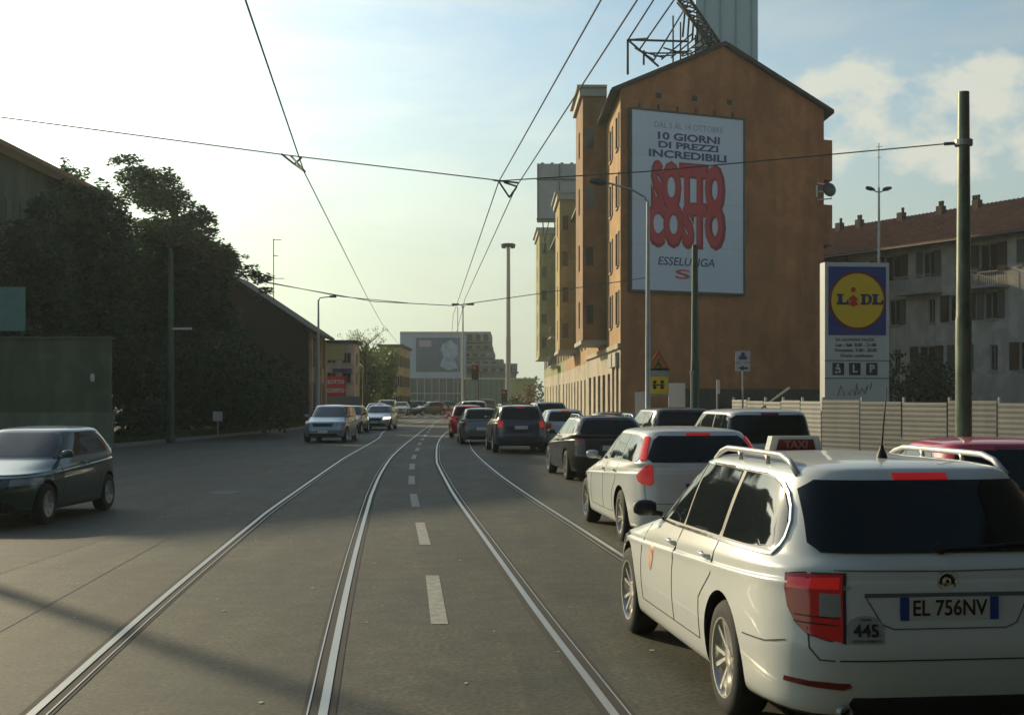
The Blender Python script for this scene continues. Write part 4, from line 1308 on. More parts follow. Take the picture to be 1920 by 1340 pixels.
for k in (1, 2, 3):
    q = RB(po); q.obox(PO+U1*(u0+.01)+Zv*(z0+(z1-z0)*k/4)+N1*.001, U1*(u1-u0-.02), Zv*.025, N1*.002); q.build('sheet_seam', mat('poster_seam', (.42, .45, .49), .6))
q = RB(po); q.obox(PO+U1*((u0+u1)/2)+Zv*(z0+.01)+N1*.0015, U1*.025, Zv*(z1-z0-.02), N1*.002); q.build('sheet_seam', mat('poster_seam', (.42, .45, .49), .6))
def ptext(body, px, py, wpx, hm, m, name, bold=0.0, shear=0.0, off=.004, tall=1.0):
    uc, zc = onwall(px, py)
    # width fitted to the photographed width
    vs, _ = text_geo(body, 1.0, .003, 'CENTER', bold, shear)
    wx = max(v[0] for v in vs)-min(v[0] for v in vs); hy = max(v[1] for v in vs)-min(v[1] for v in vs)
    cx_ = (max(v[0] for v in vs)+min(v[0] for v in vs))/2; cy_ = (max(v[1] for v in vs)+min(v[1] for v in vs))/2
    ua, _ = onwall(px-wpx/2, py); ub, _ = onwall(px+wpx/2, py)
    sx = (ub-ua)/wx; sy = hm/hy
    q = RB(po); fs = text_geo(body, 1.0, .003, 'CENTER', bold, shear)[1]
    q.add([PO+U1*(uc+(x-cx_)*sx)+Zv*(zc+(y_-cy_)*sy)+N1*(off+z) for x, y_, z in vs], fs)
    return q.build(name, m)
ptext('DAL 5 AL 14 OTTOBRE', 1287, 241, 128, .34, mat('poster_grey_print', (.22, .26, .34), .6), 'lettering')
ptext('10 GIORNI', 1287, 261, 116, .44, M_navy, 'lettering', .035)
ptext('DI PREZZI', 1286, 277, 112, .38, M_navy, 'lettering', .035)
ptext('INCREDIBILI', 1285, 294, 145, .44, M_navy, 'lettering', .035)
ptext('SOTTO', 1286, 355, 140, 3.0, M_postdark, 'lettering', .085)
ptext('COSTO', 1283, 424, 148, 2.75, M_postdark, 'lettering', .085, off=.003)
ptext('SOTTO', 1284, 353, 130, 2.7, M_postred, 'lettering', .055, off=.02)
ptext('COSTO', 1281, 422, 138, 2.45, M_postred, 'lettering', .055, off=.021)
ptext('ESSELUNGA', 1282, 492, 106, .48, M_navy, 'lettering', .015, .2)
ptext('S', 1275, 515, 28, .55, M_postred, 'lettering', .02)

# lattice and rooftop billboard above the gable
rs = thing('rooftop_billboard', 'tall pale blue billboard seen from behind on a lattice above the gable', 'billboard', (12, 84, 19))
q = RB(rs); 
xa, xb = X(1310, 88), X(1421, 88)
q.obox((xa-.2, 88, 20.6), (xb-xa+.2, 0, 0), (0, .25, 0), (0, 0, 11.5)); q.build('panel', mat('pale_blue_sheet', (.34, .44, .48), .6, var=.06, vscale=.6))
q = RB(rs)
for k in range(4): q.obox((xa+.4+k*(xb-xa-.8)/3-.05, 87.90, 20.6), (.07, 0, 0), (0, .096, 0), (0, 0, 11.3))
q.build('panel_seam', mat('pale_blue_seam', (.22, .30, .33), .6))
q = RB(rs)
def P3(px, py, Y): return Vector((X(px, Y), Y, Z(py, Y)))
def bar(a, b, r): q.tube([a, b], r, 6)
Y0 = 82.0
pA = P3(1177, 75, Y0); bar(P3(1177, 140, Y0), pA, .08); bar(pA, P3(1290, 78, Y0), .07)
bar(P3(1207, 122, Y0), P3(1207, 95, Y0), .07); bar(pA, P3(1235, 125, Y0), .07); bar(P3(1205, 100, Y0), P3(1290, 100, Y0), .05)
bar(P3(1177, 76, Y0), P3(1245, -30, Y0+3), .05); bar(P3(1200, 92, Y0), P3(1278, -20, Y0+3), .05)
bar(P3(1225, 115, Y0), P3(1300, -10, Y0+4), .05)
bar(pA, P3(1215, 72, Y0+5), .05)
for i in range(2):
    a0, b0 = P3(1258+i*22, -20, Y0+i*1.2), P3(1335+i*22, 92, Y0+i*1.2)
    bar(a0, b0, .11)
a0, b0 = P3(1258, -20, Y0), P3(1335, 92, Y0); a1, b1 = P3(1280, -20, Y0+1.2), P3(1357, 92, Y0+1.2)
for k in range(12):
    t = k/12; t2 = (k+1)/12
    bar(a0.lerp(b0, t), a1.lerp(b1, t2), .05); bar(a1.lerp(b1, t), a0.lerp(b0, t2), .05)
for k in range(7):
    bar(P3(1190+k*18, 90+(k%3)*8, Y0+1), P3(1225+k*18, 112-k*4, Y0+2), .05)
    bar(P3(1270+k*9, 5+k*11, Y0+.6), P3(1315+k*6, 60+k*5, Y0+1.8), .075)
    bar(P3(1285+k*8, 10+k*9, Y0+.8), P3(1280+k*9, 70+k*3, Y0+1.2), .07)
for k in range(5):
    bar(P3(1262+k*14, 30+k*12, Y0+.6), P3(1262+k*14, 118-k*4, Y0+.6), .055)
    bar(P3(1240+k*18, 112-k*3, Y0+.4), P3(1300+k*8, 62+k*6, Y0+.4), .05)
q.build('lattice', mat('lattice_steel', (.015, .015, .015), .7), smooth=True)

# satellite dish on the rear corner of the gable house
sd_ = thing('satellite_dish', 'dark round satellite dish on a white bracket beside the orange gable', 'satellite dish', (X(1553, 80), 80.3, Z(356, 80)))
q = MB(); q.lathe([(0, .10), (.25, .06), (.42, 0), (.43, .015), (.25, .085), (0, .125)], (.05, -.35, 0), (.25, -1, .15), 24); q.build('dish', mat('dish_dark', (.05, .05, .055), .5), sd_, smooth=True)
q = MB(); q.tube([(-.55, .45, 0), (.1, 0, -.05), (.05, -.3, 0)], .05, 8); q.box(-.62, -.52, .2, .6, -.35, .35); q.tube([(-.5, .3, .5), (.25, -.1, .3), (.05, -.3, 0), (.25, -.1, -.5), (-.5, .3, -.5)], .045, 6); q.build('bracket', mat('bracket_white', (.7, .7, .68), .5), sd_)

# ---- the row of houses beyond
def row_house(label, y0, y1, x0, x1, eave, wallm, basem, bay_u, nfl, bz, bayproj, baym, nwin):
    P0 = Vector((x0, y0, 0)); P1 = Vector((x1, y1, 0)); U = (P1-P0).normalized(); L = (P1-P0).length
    N = Vector((-U.y, U.x, 0)); N = -N if N.x > 0 else N
    root = thing('row_house', label, 'building', (x0, y0, 0), 0, 'row of houses along the right pavement')
    q = MB(); ops = []; D = -N*6
    for k in range(nfl):
        z = 5.6+k*(eave-5.4)/nfl
        for j in range(nwin):
            u = L*(j+.5)/nwin
            if bay_u and bay_u[0]-1.2 < u < bay_u[1]+.3: continue
            ops.append((u-.5, u+.5, z, z+1.8))
    gops = [(L*(j+.5)/7-.8, L*(j+.5)/7+.8, .1, 3.2) for j in range(7)]
    q.use(wallm); wall_open(q, P0, U, N, L, 4.4, eave, ops)
    q.use(basem); wall_open(q, P0, U, N, L, 0, 4.4, gops, .3)
    q.use(wallm)
    r = P0+D*.5+Vector((0, 0, eave+1.6))
    q.add([P0, P0+D, P0+D+Zv*eave, r, P0+Zv*eave], [(0, 1, 2, 3, 4)])
    q.add([P1, P1+D, P1+D+Zv*eave, r+U*L, P1+Zv*eave], [(4, 3, 2, 1, 0)])
    q.quad(P0+D, P1+D, P1+D+Zv*eave, P0+D+Zv*eave)
    q.build('wall', None, root)
    q = MB()
    slope(q, P0+N*.7+Zv*(eave-.35), r, r+U*L, P1+N*.7+Zv*(eave-.35)); slope(q, r+Zv*.001, P0+D-N*.5+Zv*(eave-.2), P1+D-N*.5+Zv*(eave-.2), r+U*L+Zv*.001)
    q.build('roof', M_darkroof, root)
    for o in ops: window(root, P0, U, N, o, shutter=M_shut)
    for o in gops: window(root, P0, U, N, o, depth=.3, kind='door')
    if bay_u: bay(root, baym, bay_u[0], bay_u[1], bz[0], bz[1], bayproj, P0, U, N, nfl)
    return root, P0, U, N, L
r2, *_ = row_house('ochre house with projecting bay just beyond the orange gable house', 100.02, 131, 5.62, 5.25, 16.6, P_orange_l, P_cream, (9.5, 17), 4, (5.75, 18.1), 1.6, P_ochre, 8)
reparent_world(r2)
r3, P0_, U_, N_, L_ = row_house('olive green house with rusty balconies at the far end of the row', 131.02, 178, 5.25, 4.3, 18.6, P_olive, P_cream, (18.5, 29), 5, (6.4, 20.2), 1.8, P_olive, 10)
for z in (8.2, 11.3, 14.4): grille_balcony(r3, P0_, U_, N_, 35, 41, z, 1.35)
for z in (5.2, 8.3): grille_balcony(r3, P0_, U_, N_, 9, 15, z, 1.0)
reparent_world(r3)
sb = thing('rooftop_billboard', 'grey box billboard seen from behind above the ochre house', 'billboard', (5, 136, 19))
q = RB(sb); xa, xb = X(1007, 136), X(1092, 136); za, zb = Z(415, 136), Z(307, 136)
q.obox((xa, 136, za), (xb-xa, 0, 0), (0, 1.0, 0), (0, 0, zb-za)); q.build('panel', mat('back_panel_grey', (.30, .31, .32), .7, var=.1, vscale=.8))
q = RB(sb)
for z in (za+.1, zb-1.7): q.obox((xa-.05, 135.85, z), (xb-xa+.1, 0, 0), (0, .14, 0), (0, 0, .18))
for k in range(3): q.obox((xa+.05+k*2.2, 135.8, za), (.08, 0, 0), (0, .19, 0), (0, 0, zb-za))
for k in range(4):
    q.tube([(xa+.6+k*1.2, 136.5, za-.01), (xa+.9+k*1.2, 137.5, za-3.6)], .07, 6); q.tube([(xa+1.2+k*1.0, 136.2, za-.01), (xa+.6+k*1.2, 137.2, za-3)], .05, 6)
for k in range(5): q.obox((xa+.4+k*1.0, 136.2, zb+.002), (.3, 0, 0), (0, .4, 0), (0, 0, .15))
q.build('frame', M_gutter)

# ---- apartment block at the right with red tiled roof
D_ = Vector((-.475, .88, 0)).normalized(); NB = Vector((-.88, -.475, 0)).normalized()
P1_ = Vector((28.9, 75.4, 0)); Q0 = P1_-D_*27; LB = 27+24.0
ab = thing('apartment_block', 'pale grey three storey block with red tiled roof behind the shop pylon', 'building', (Q0.x, Q0.y, 0))
q = MB(); ops = []; kinds = []
for fi, z in enumerate((3.4, 6.4, 9.2)):
    u = 8.0; k = 0
    while u < LB-1.5:
        w = (1.0, 1.35, .6)[(k+fi) % 3]
        ops.append((u, u+w, z, z+(1.6 if w > .8 else 1.5))); kinds.append((k+fi) % 3); u += (2.5, 2.9, 2.3)[k % 3]; k += 1
q.use(P_pale); wall_open(q, Q0, D_, NB, LB, 0, 11.45, ops)
Dp = -NB*10
E0, E1 = Q0, Q0+D_*LB
rid = Q0+Dp*.5+Zv*13.9
q.add([E0, E0+Dp, E0+Dp+Zv*11.45, rid, E0+Zv*11.45], [(0, 1, 2, 3, 4)]); q.add([E1, E1+Dp, E1+Dp+Zv*11.45, rid+D_*LB, E1+Zv*11.45], [(4, 3, 2, 1, 0)])
q.quad(E0+Dp, E1+Dp, E1+Dp+Zv*11.45, E0+Dp+Zv*11.45)
q.build('wall', None, ab)
for o, k in zip(ops, kinds): window(ab, Q0, D_, NB, o, shutter=(M_shutg if k == 0 else (M_shut if k == 1 else None)))
q = MB(); slope(q, E0+NB*.8+Zv*11.12, rid, rid+D_*LB, E1+NB*.8+Zv*11.12, .16); slope(q, rid+Zv*.001, E0+Dp-NB*.6+Zv*11.2, E1+Dp-NB*.6+Zv*11.2, rid+D_*LB+Zv*.001, .16)
# tile ridges running down the slope
rf = q.build('roof', M_tile, ab)
q = MB(); e_ = E0+NB*.8+Zv*11.29; r_ = rid+Zv*.17
n = int(LB/.34)
for k in range(n): q.tube([e_+D_*(k*.34), r_+D_*(k*.34)], .055, 5, caps=False)
q.build('roof_tile_ridge', M_tile, rf)
q = MB(); q.tube([E0+NB*.86+Zv*11.12, E1+NB*.86+Zv*11.12], .08, 6); q.build('gutter', M_gutter, rf)
for u, n_ in ((27.6, 2), (34, 3), (37, 2), (40.5, 1), (44.5, 2), (46.5, 1), (49.2, 2)):
    q = MB(); q.obox(rid+D_*u-Zv*.4+NB*.5, D_*.5, Zv*.75, NB*.4)
    for j in range(n_): q.lathe([(.09, 0), (.11, .28), (.09, .32), (0, .32)], rid+D_*(u+.12+j*.2)+Zv*.35+NB*.7, (0, 0, 1), 8)
    q.build('chimney', P_brick, rf)
grille_balcony(ab, Q0, D_, NB, 33.0, 36.0, 8.3, 1.1, m=mat('balcony_paint', (.34, .34, .32), .6)); grille_balcony(ab, Q0, D_, NB, 28.0, 31.0, 8.3, 1.1)
grille_balcony(ab, Q0, D_, NB, 42.2, 46.4, 8.1, 1.1, m=mat('balcony_paint', (.34, .34, .32), .6))
q = MB()
for u in (24.9, 31.6, 41.2):
    q.tube([Q0+D_*u+NB*.1+Zv*.1, Q0+D_*u+NB*.1+Zv*11.2], .055, 8)
q.build('downpipe', M_gutter, ab)
q = MB(); q.obox(Q0+D_*37.6+NB*.1+Zv*8.9, D_*1.5, Zv*.06, NB*.9); q.build('awning', mat('awning_white', (.6, .58, .55), .6), ab)
reparent_world(ab)

# ---- left side: yard wall, big house, brick house and the rest
q_l = Vector((-15.1, 50, 0))
yw = thing('yard_wall', 'low green grey wall with paler foot at the left edge', 'wall', (-15.1, 50, 0))
q = RB(yw); q.box(-45, -15.1, 50, 50.35, 1.30, 4.05); q.build('wall', P_grim)
q = RB(yw); q.box(-45, -15.02, 49.93, 50.35, 0, 1.298); q.build('foot', plaster('pale_green_render', (.20, .23, .17)))
q = RB(yw); q.box(-45, -15.0, 49.9, 50.4, 4.052, 4.13); q.build('coping', P_grim)
hd = thing('hoarding', 'blue green board standing on the low wall at the left edge', 'hoarding', (-20, 50.2, 4.13))
q = RB(hd); q.box(-24, X(45, 50), 50.1, 50.16, 4.35, 6.0); q.build('board', mat('board_teal', (.10, .23, .21), .6, var=.1))
q = RB(hd)
for x in (-23.5, -21, -18.5): q.box(x, x+.1, 50.17, 50.27, 4.13, 6.0)
q.build('post', M_gutter)
bh = thing('apartment_house', 'large grey green house behind the low wall and the cedars', 'building', (-21, 51, 0))
q = MB(); ops = [(u, u+1.1, z, z+1.7) for z in (1.6, 5.0, 8.4) for u in (1.5, 4.8, 8.1, 11.4, 14.7)]
q.use(plaster('grey_green_render', (.13, .15, .10)))
wall_open(q, (-21, 51, 0), (0, 1, 0), (1, 0, 0), 18, 0, 11.9, ops)
q.box(-60, -21.01, 51, 69, 0, 11.9); q.box(-60, -25.6, 43.5, 50.99, 0, 12.1)
q.build('wall', None, bh)
for o in ops: window(bh, (-21, 51, 0), (0, 1, 0), (1, 0, 0), o, shutter=M_shutg)
q = MB(); q.prism([(-20.3, 50.4, 11.92), (-20.3, 69.6, 11.92), (-32, 69.6, 15.6), (-32, 50.4, 15.6)], (0, 0, .2)); q.build('roof', M_tile, bh)
reparent_world(bh)

kb = thing('brick_house', 'dark brick house with steep gable beside the cedars', 'building', (-12.9, 85, 0))
q = MB(); q.use(P_brick)
q.add([(-23.6, 85, 0), (-12.95, 85, 0), (-12.95, 85, 6.1), (-18.2, 85, 9.6), (-23.6, 85, 6.1)], [(0, 1, 2, 3, 4)])
q.use(P_cream); ops = [(u, u+1.1, z, z+1.9) for z in (.9, 3.8) for u in (.8, 2.9, 5.0)]
wall_open(q, (-12.95, 85, 0), (0, 1, 0), (1, 0, 0), 7.4, 0, 6.1, ops)
q.use(P_brick); q.add([(-23.6, 92.4, 0), (-12.95, 92.4, 0), (-12.95, 92.4, 6.1), (-18.2, 92.4, 9.6), (-23.6, 92.4, 6.1)], [(4, 3, 2, 1, 0)])
q.build('wall', None, kb)
for o in ops: window(kb, (-12.95, 85, 0), (0, 1, 0), (1, 0, 0), o, shutter=M_shutg)
q = MB(); slope(q, Vector((-12.35, 84.5, 5.75)), Vector((-18.2, 84.5, 9.65)), Vector((-18.2, 92.8, 9.65)), Vector((-12.35, 92.8, 5.75)), .2)
slope(q, Vector((-18.2, 84.5, 9.651)), Vector((-24.2, 84.5, 5.75)), Vector((-24.2, 92.8, 5.75)), Vector((-18.2, 92.8, 9.651)), .2)
q.build('roof', M_darkroof, kb)
q = MB()
for y_ in (85.3, 87.5, 89.6, 91.8): q.box(-12.947, -12.8, y_, y_+.4, 0, 5.7)
q.build('pilaster', P_cream, kb)
reparent_world(kb)
an = thing('aerial', 'thin television aerial on the dark roof of the brick house', 'aerial', (X(513, 88), 88, 8.3))
q = MB(); q.tube([(0, 0, -1.0), (0, 0, 4.0)], .03, 6)
for z, w in ((3.95, .5), (2.9, .3), (1.4, .7)):
    q.tube([(-.05, 0, z), (w, .1, z)], .02, 5)
    for k in range(4): q.tube([(w*k/4, -.25, z), (w*k/4, .25, z)], .012, 4)
q.build('mast', M_gutter, an)

def simple_block(name, label, x0, x1, y0, y1, z, wallm, roofm, nfl=2, ncol=3, wz0=1.0, roofh=.3, group=None, shutter=None, glass=None):
    root = thing(name, label, 'building', (x0, y0, 0), 0, group)
    q = MB(); ops = []
    fh = (z-wz0)/nfl
    for f_ in range(nfl):
        for c in range(ncol):
            u = (x1-x0)*(c+.5)/ncol; w = min(1.3, (x1-x0)/ncol*.6)
            ops.append((u-w/2, u+w/2, wz0+f_*fh, wz0+f_*fh+fh*.55))
    wall_open(q, (x0, y0, 0), (1, 0, 0), (0, -1, 0), x1-x0, 0, z, ops)
    sops = []
    n = max(1, int((y1-y0)/3))
    for f_ in range(nfl):
        for c in range(n):
            u = (y1-y0)*(c+.5)/n; sops.append((u-.55, u+.55, wz0+f_*fh, wz0+f_*fh+fh*.55))
    sidex, sn = (x1, 1) if x0 < -2 else (x0, -1)
    wall_open(q, (sidex, y0, 0), (0, 1, 0), (sn, 0, 0), y1-y0, 0, z, sops)
    ox = x0 if sn > 0 else x1
    q.quad((ox, y0, 0), (ox, y1, 0), (ox, y1, z), (ox, y0, z)); q.quad((x0, y1, 0), (x1, y1, 0), (x1, y1, z), (x0, y1, z)); q.quad((x0, y0, z), (x1, y0, z), (x1, y1, z), (x0, y1, z))
    q.build('wall', wallm, root)
    for o in ops: window(root, (x0, y0, 0), (1, 0, 0), (0, -1, 0), o, shutter=shutter)
    for o in sops: window(root, (sidex, y0, 0), (0, 1, 0), (sn, 0, 0), o, shutter=shutter)
    q = MB(); q.box(x0-.25, x1+.25, y0-.25, y1+.25, z+.003, z+roofh); q.build('roof', roofm, root)
    return root
gr = simple_block('shop_house', 'grey two storey house with red poster beyond the brick house', X(607, 100), X(664, 100), 100, 103.5, 5.9, P_pale, M_darkroof, 2, 2, 2.9, .25)
q = MB(); q.box(X(612, 99.9), X(648, 99.9), 99.85, 99.93, Z(742, 100), Z(705, 100)); q.use(M_postred) if False else None
q.build('poster', M_postred, gr)
q = MB(); q.text('SOTTO', .38, (X(630, 99.9), 99.84, Z(716, 100)), (1, 0, 0), (0, 0, 1), .004, bold=.02); q.text('COSTO', .38, (X(630, 99.9), 99.84, Z(732, 100)), (1, 0, 0), (0, 0, 1), .004, bold=.02)
q.build('poster_lettering', M_poster, gr)
q = MB(); q.box(X(625, 99.9), X(660, 99.9), 99.5, 99.93, Z(697, 100), Z(691, 100)); q.build('awning', M_navy, gr)
q = MB(); q.box(X(612, 99.9), X(646, 99.9), 99.87, 99.935, Z(675, 100), Z(648, 100)); q.build('banner', mat('banner_olive', (.30, .30, .12), .7), gr)
q = MB(); q.box(X(610, 99.9), X(678, 99.9), 99.80, 99.94, .1, Z(742, 100)-.05); q.build('gate', mat('gate_grey', (.16, .18, .18), .7), gr)
reparent_world(gr)
yb = simple_block('terraced_house', 'ochre house behind the round green trees', X(712, 152), X(752, 152), 152, 165, 7.6, plaster('warm_ochre_render', (.52, .36, .17)), M_darkroof, 3, 3, .8, .3, shutter=M_shut)
reparent_world(yb)

# ---- far junction: office with a poster, stepped building, green glazed hall
ob = thing('block_building', 'pale blue grey office block with giant dark poster at the street end', 'building', (-16.8, 200, 0))
M_off = mat('office_cladding', (.36, .41, .50), .6, var=.06, vscale=.5)
M_offg = mat('office_green_glass', (.075, .11, .10), .2, var=.3, vscale=.5)
x0, x1 = X(750, 200), X(868, 200)
q = MB(); q.use(M_off); q.box(x0, x1, 200, 225, 4.75, Z(626, 200)); q.build('upper_floors', None, ob)
q = MB(); q.box(x0+.3, x1-.2, 200.4, 224.6, 0, 4.748); q.build('ground_floor', M_offg, ob)
q = MB()
for k in range(9): q.box(x0+.3+k*1.1, x0+.42+k*1.1, 200.25, 200.4, 0, 4.748)
q.box(x0+.3, x1-.2, 200.2, 200.24, 2.4, 2.55); q.build('mullion', M_off, ob)
q = MB(); q.box(x0, x1+.02, 199.9, 225, Z(626, 200)+.002, Z(626, 200)+.35); q.build('parapet', mat('parapet_pink', (.40, .36, .35), .7), ob)
q = MB(); a0, a1 = X(780, 200), X(862, 200); q.box(a0, a1, 199.88, 199.96, Z(697, 200), Z(633, 200))
pz = q.build('poster', mat('poster_steel_blue', (.03, .06, .12), .6, col2=(.07, .12, .19), vscale=.5), ob)
q = MB()
vs = [(830, 645), (845, 637), (858, 648), (860, 665), (852, 672), (858, 690), (840, 694), (824, 686), (832, 668), (826, 655)]
q.prism([(X(a, 200), 199.84, Z(b, 200)) for a, b in vs], (0, .03, 0)); q.build('poster_figure', mat('poster_pale_blue', (.36, .46, .56), .6, col2=(.15, .21, .30), vscale=1.2), pz)
q = MB(); q.box(X(786, 200), X(809, 200), 199.84, 199.875, Z(650, 200), Z(638, 200)); q.build('poster_caption', mat('poster_lilac', (.32, .27, .36), .6), pz)
q = MB(); q.box(X(762, 200), X(765, 200), 199.9, 199.98, Z(682, 200), Z(677, 200)); q.build('badge', M_navy, ob)
reparent_world(ob)
tb_ = thing('stepped_building', 'beige apartment building with stepped terraces behind the office block', 'building', (-9, 215, 0))
M_beige = plaster('beige_render', (.33, .31, .27))
q = MB(); lv = [(856, 920, 621, 642), (856, 922, 643, 656), (866, 926, 657, 672), (870, 944, 673, 690), (870, 970, 681, 700), (870, 968, 700, 745)]
for i, (a, b, c, d) in enumerate(lv):
    q.use(M_beige); q.box(X(a, 215), X(b, 215), 215-i*.25, 235, Z(d, 215), Z(c, 215)-.05)
q.build('floors', None, tb_)
for i, (a, b, c, d) in enumerate(lv[:-1]):
    n = int((X(b, 215)-X(a, 215))/1.3)
    for k in range(n):
        xx = X(a, 215)+.5+k*1.3; q = MB(); q.box(xx, xx+.75, 214.96-i*.25, 214.99-i*.25, Z(d, 215)+.25, Z(c, 215)-.45); q.build('window', M_wglass, tb_)
q = MB()
for i, (a, b, c, d) in enumerate(lv): q.box(X(a, 215)-.15, X(b, 215)+.2, 214.4-i*.25, 214.95-i*.25, Z(d, 215)-.02, Z(d, 215)+.25)
q.build('terrace_parapet', plaster('terrace_brown', (.24, .19, .13)), tb_)
reparent_world(tb_)
gh_ = thing('glazed_hall', 'low green glazed hall with a white roof line at the junction', 'building', (-6.8, 190, 0))
q = RB(gh_); q.box(X(871, 190), X(945, 190), 190, 200, 0, 4.45); q.build('glazing', mat('green_hoarding', (.10, .17, .13), .4, var=.15, vscale=.6))
q = RB(gh_); q.box(X(869, 190), X(1003, 190), 189.7, 200, 4.452, 4.62); q.build('roof_edge', mat('pale_edge', (.60, .62, .55), .6))
q = RB(gh_); q.box(X(945, 190)+.01, X(1003, 190), 190.1, 200, 0, 4.45); q.build('side_wing', mat('yellow_green_wall', (.34, .36, .14), .7, var=.15, vscale=.5))
q = RB(gh_)
for k in range(8): q.box(X(871, 190)+k*.75, X(871, 190)+k*.75+.08, 189.93, 189.99, 0, 4.45)
q.build('mullion', M_gutter)

# ================================================================== UNSEEN BLOCKS ADDED BEHIND THE CAMERA (to shade the near cars from open sky)
for nm, lb, x0, x1, y0, y1, z in (('block_building', 'brown office block standing behind the viewpoint', -26, 26, -30, -15, 27),
                                  ('blocker', 'long brown warehouse behind the right pavement near the viewpoint', 14, 30, -14, 26, 17)):
    bl = thing(nm, lb, 'building', (x0, y0, 0))
    q = RB(bl); q.box(x0, x1, y0, y1, 0, z); q.build('wall', plaster('blocker_render', (.022, .032, .036)))
    q = RB(bl); q.box(x0-.3, x1+.3, y0-.3, y1+.3, z+.002, z+.3); q.build('roof', M_darkroof)

# ================================================================== FENCE, PYLON, SIGNS, POLES
M_fence = mat('corrugated_steel', (.19, .185, .18), .6, metal=.1, col2=(.12, .12, .11), vscale=1.3, detail=8, stretch=(1, 1, .2))
M_fences = [M_fence, mat('corrugated_steel_dull', (.14, .145, .145), .6, metal=.2, col2=(.12, .12, .11), vscale=1.3, detail=8), mat('corrugated_steel_pale', (.21, .205, .195), .6, metal=.1, col2=(.14, .135, .12), vscale=1.1, detail=8)]
def fence(label, pts, h, seg=2.0):
    root = thing('fence', label, 'fence', (pts[0][0], pts[0][1], 0))
    for i in range(len(pts)-1):
        a, b = Vector((*pts[i], 0)), Vector((*pts[i+1], 0)); L = (b-a).length; n = max(1, round(L/seg)); U = (b-a)/L
        N = Vector((-U.y, U.x, 0)); N = -N if N.y > 0 else N
        for k in range(n):
            p = a+U*(L*k/n); w = L/n
            q = RB(root); rows = 22; vs = []; hh = h+random.uniform(-.05, .05)
            for r_ in range(rows+1):
                off = .0035 if r_ % 2 else -.0035
                for uu in (.03, w-.03): vs.append(p+U*uu+N*off+Vector((0, 0, .06+(hh-.06)*r_/rows)))
            fs = [(2*r_, 2*r_+1, 2*r_+3, 2*r_+2) for r_ in range(rows)]
            q.add(vs, fs); q.build('panel', random.choice(M_fences))
            q = RB(root); q.obox(p-U*.03-N*.05-Vector((0, 0, 0)), U*.06, -N*.08, (0, 0, h+.12)); q.build('post', M_steel)
    return root
fence('grey corrugated metal fence running behind the right hand cars', [(8.9, 54), (10.2, 44), (16.0, 32), (25, 18)], 1.74)

# shop pylon
pyl = thing('pylon_sign', 'tall white pylon sign with blue square and yellow disc behind the fence', 'pylon sign', (X(1607, 45), 45, 0))
hdg = R(6)
pyl.rotation_euler = (0, 0, hdg)
pw_, pd_ = 1.12, .50
zt_ = Z(492, 45); M_pyl = mat('pylon_white', (.52, .52, .50), .4, var=.06, vscale=1.2)
q = MB(); q.box(-pw_, pw_, 0, pd_, 0, zt_); q.build('housing', M_pyl, pyl)
def pz_(py): return Z(py, 45)
def px_(px): return (px-1607.5)/2500*45
q = MB(); q.box(px_(1552), px_(1663), -.03, -.002, pz_(628), pz_(500)); q.build('logo_panel', mat('logo_blue', (.012, .035, .22), .35), pyl)
cxp, czp, rp = px_(1607.5), pz_(563.5), .96
q = MB(); q.lathe([(rp*1.04, -.0), (rp*1.04, .012), (0, .012)], (cxp, -.03, czp), (0, -1, 0), 48); q.build('logo_ring', mat('logo_dark_red', (.16, .015, .02), .4), pyl)
q = MB(); q.lathe([(rp*.95, 0), (rp*.95, .014), (0, .014)], (cxp, -.042, czp), (0, -1, 0), 48); q.build('logo_disc', mat('logo_yellow', (.72, .46, .015), .4), pyl)
M_lb = mat('logo_letter_blue', (.012, .02, .10), .4)
def slab_letter(q, ch, x, z, w, h):
    y0, y1 = -.066, -.058; t = w*.30; sf = h*.18
    def b_(a, b, c, d): q.box(x+a*w, x+b*w, y0, y1, z+c*h, z+d*h)
    if ch == 'L':
        b_(.12, .46, 0, 1); b_(0, .58, .84, 1.001); b_(0, 1, -.001, .20); b_(.82, 1, .0, .42)
    if ch == 'D':
        b_(.12, .42, 0, 1); b_(0, .6, .82, 1.001); b_(0, .6, -.001, .18)
        n = 10; pts = [(x+w*(.58+.42*math.sin(PI*i/n)), z+h*(.5-.5*math.cos(PI*i/n))) for i in range(n+1)]
        inn = [(x+w*(.58+.14*math.sin(PI*i/n)), z+h*(.5-.30*math.cos(PI*i/n))) for i in range(n+1)]
        for i in range(n): q.prism([(pts[i][0], y0+.001, pts[i][1]), (pts[i+1][0], y0+.001, pts[i+1][1]), (inn[i+1][0], y0+.001, inn[i+1][1]), (inn[i][0], y0+.001, inn[i][1])], (0, .006, 0))
q = MB(); lh = .36; lz = czp-.14
slab_letter(q, 'L', px_(1567), lz, .42, lh); slab_letter(q, 'D', px_(1613), lz, .40, lh); slab_letter(q, 'L', px_(1635), lz, .40, lh)
q.build('logo_lettering', M_lb, pyl)
q = MB(); M_lr = mat('logo_letter_red', (.50, .02, .015), .4)
q.lathe([(.085, 0), (.085, .01), (0, .01)], (px_(1599), -.057, czp+.36), (0, -1, 0), 20)
q.prism([(px_(1599)+a, -.058, czp-.02+b) for a, b in ((0, .21), (.17, .06), (.10, .0), (.18, -.12), (0, -.20), (-.16, -.10), (-.08, 0), (-.17, .08))], (0, -.01, 0))
q.build('logo_dot', M_lr, pyl)
q = MB()
q.text('VIA GIOVANNI PALIZZI', .13, (px_(1603), -.006, pz_(637)), (1, 0, 0), (0, 0, 1), .004, bold=.002)
q.text('Lun - Sab  8.00 - 21.00', .155, (px_(1605), -.006, pz_(645)-.03), (1, 0, 0), (0, 0, 1), .004, bold=.003)
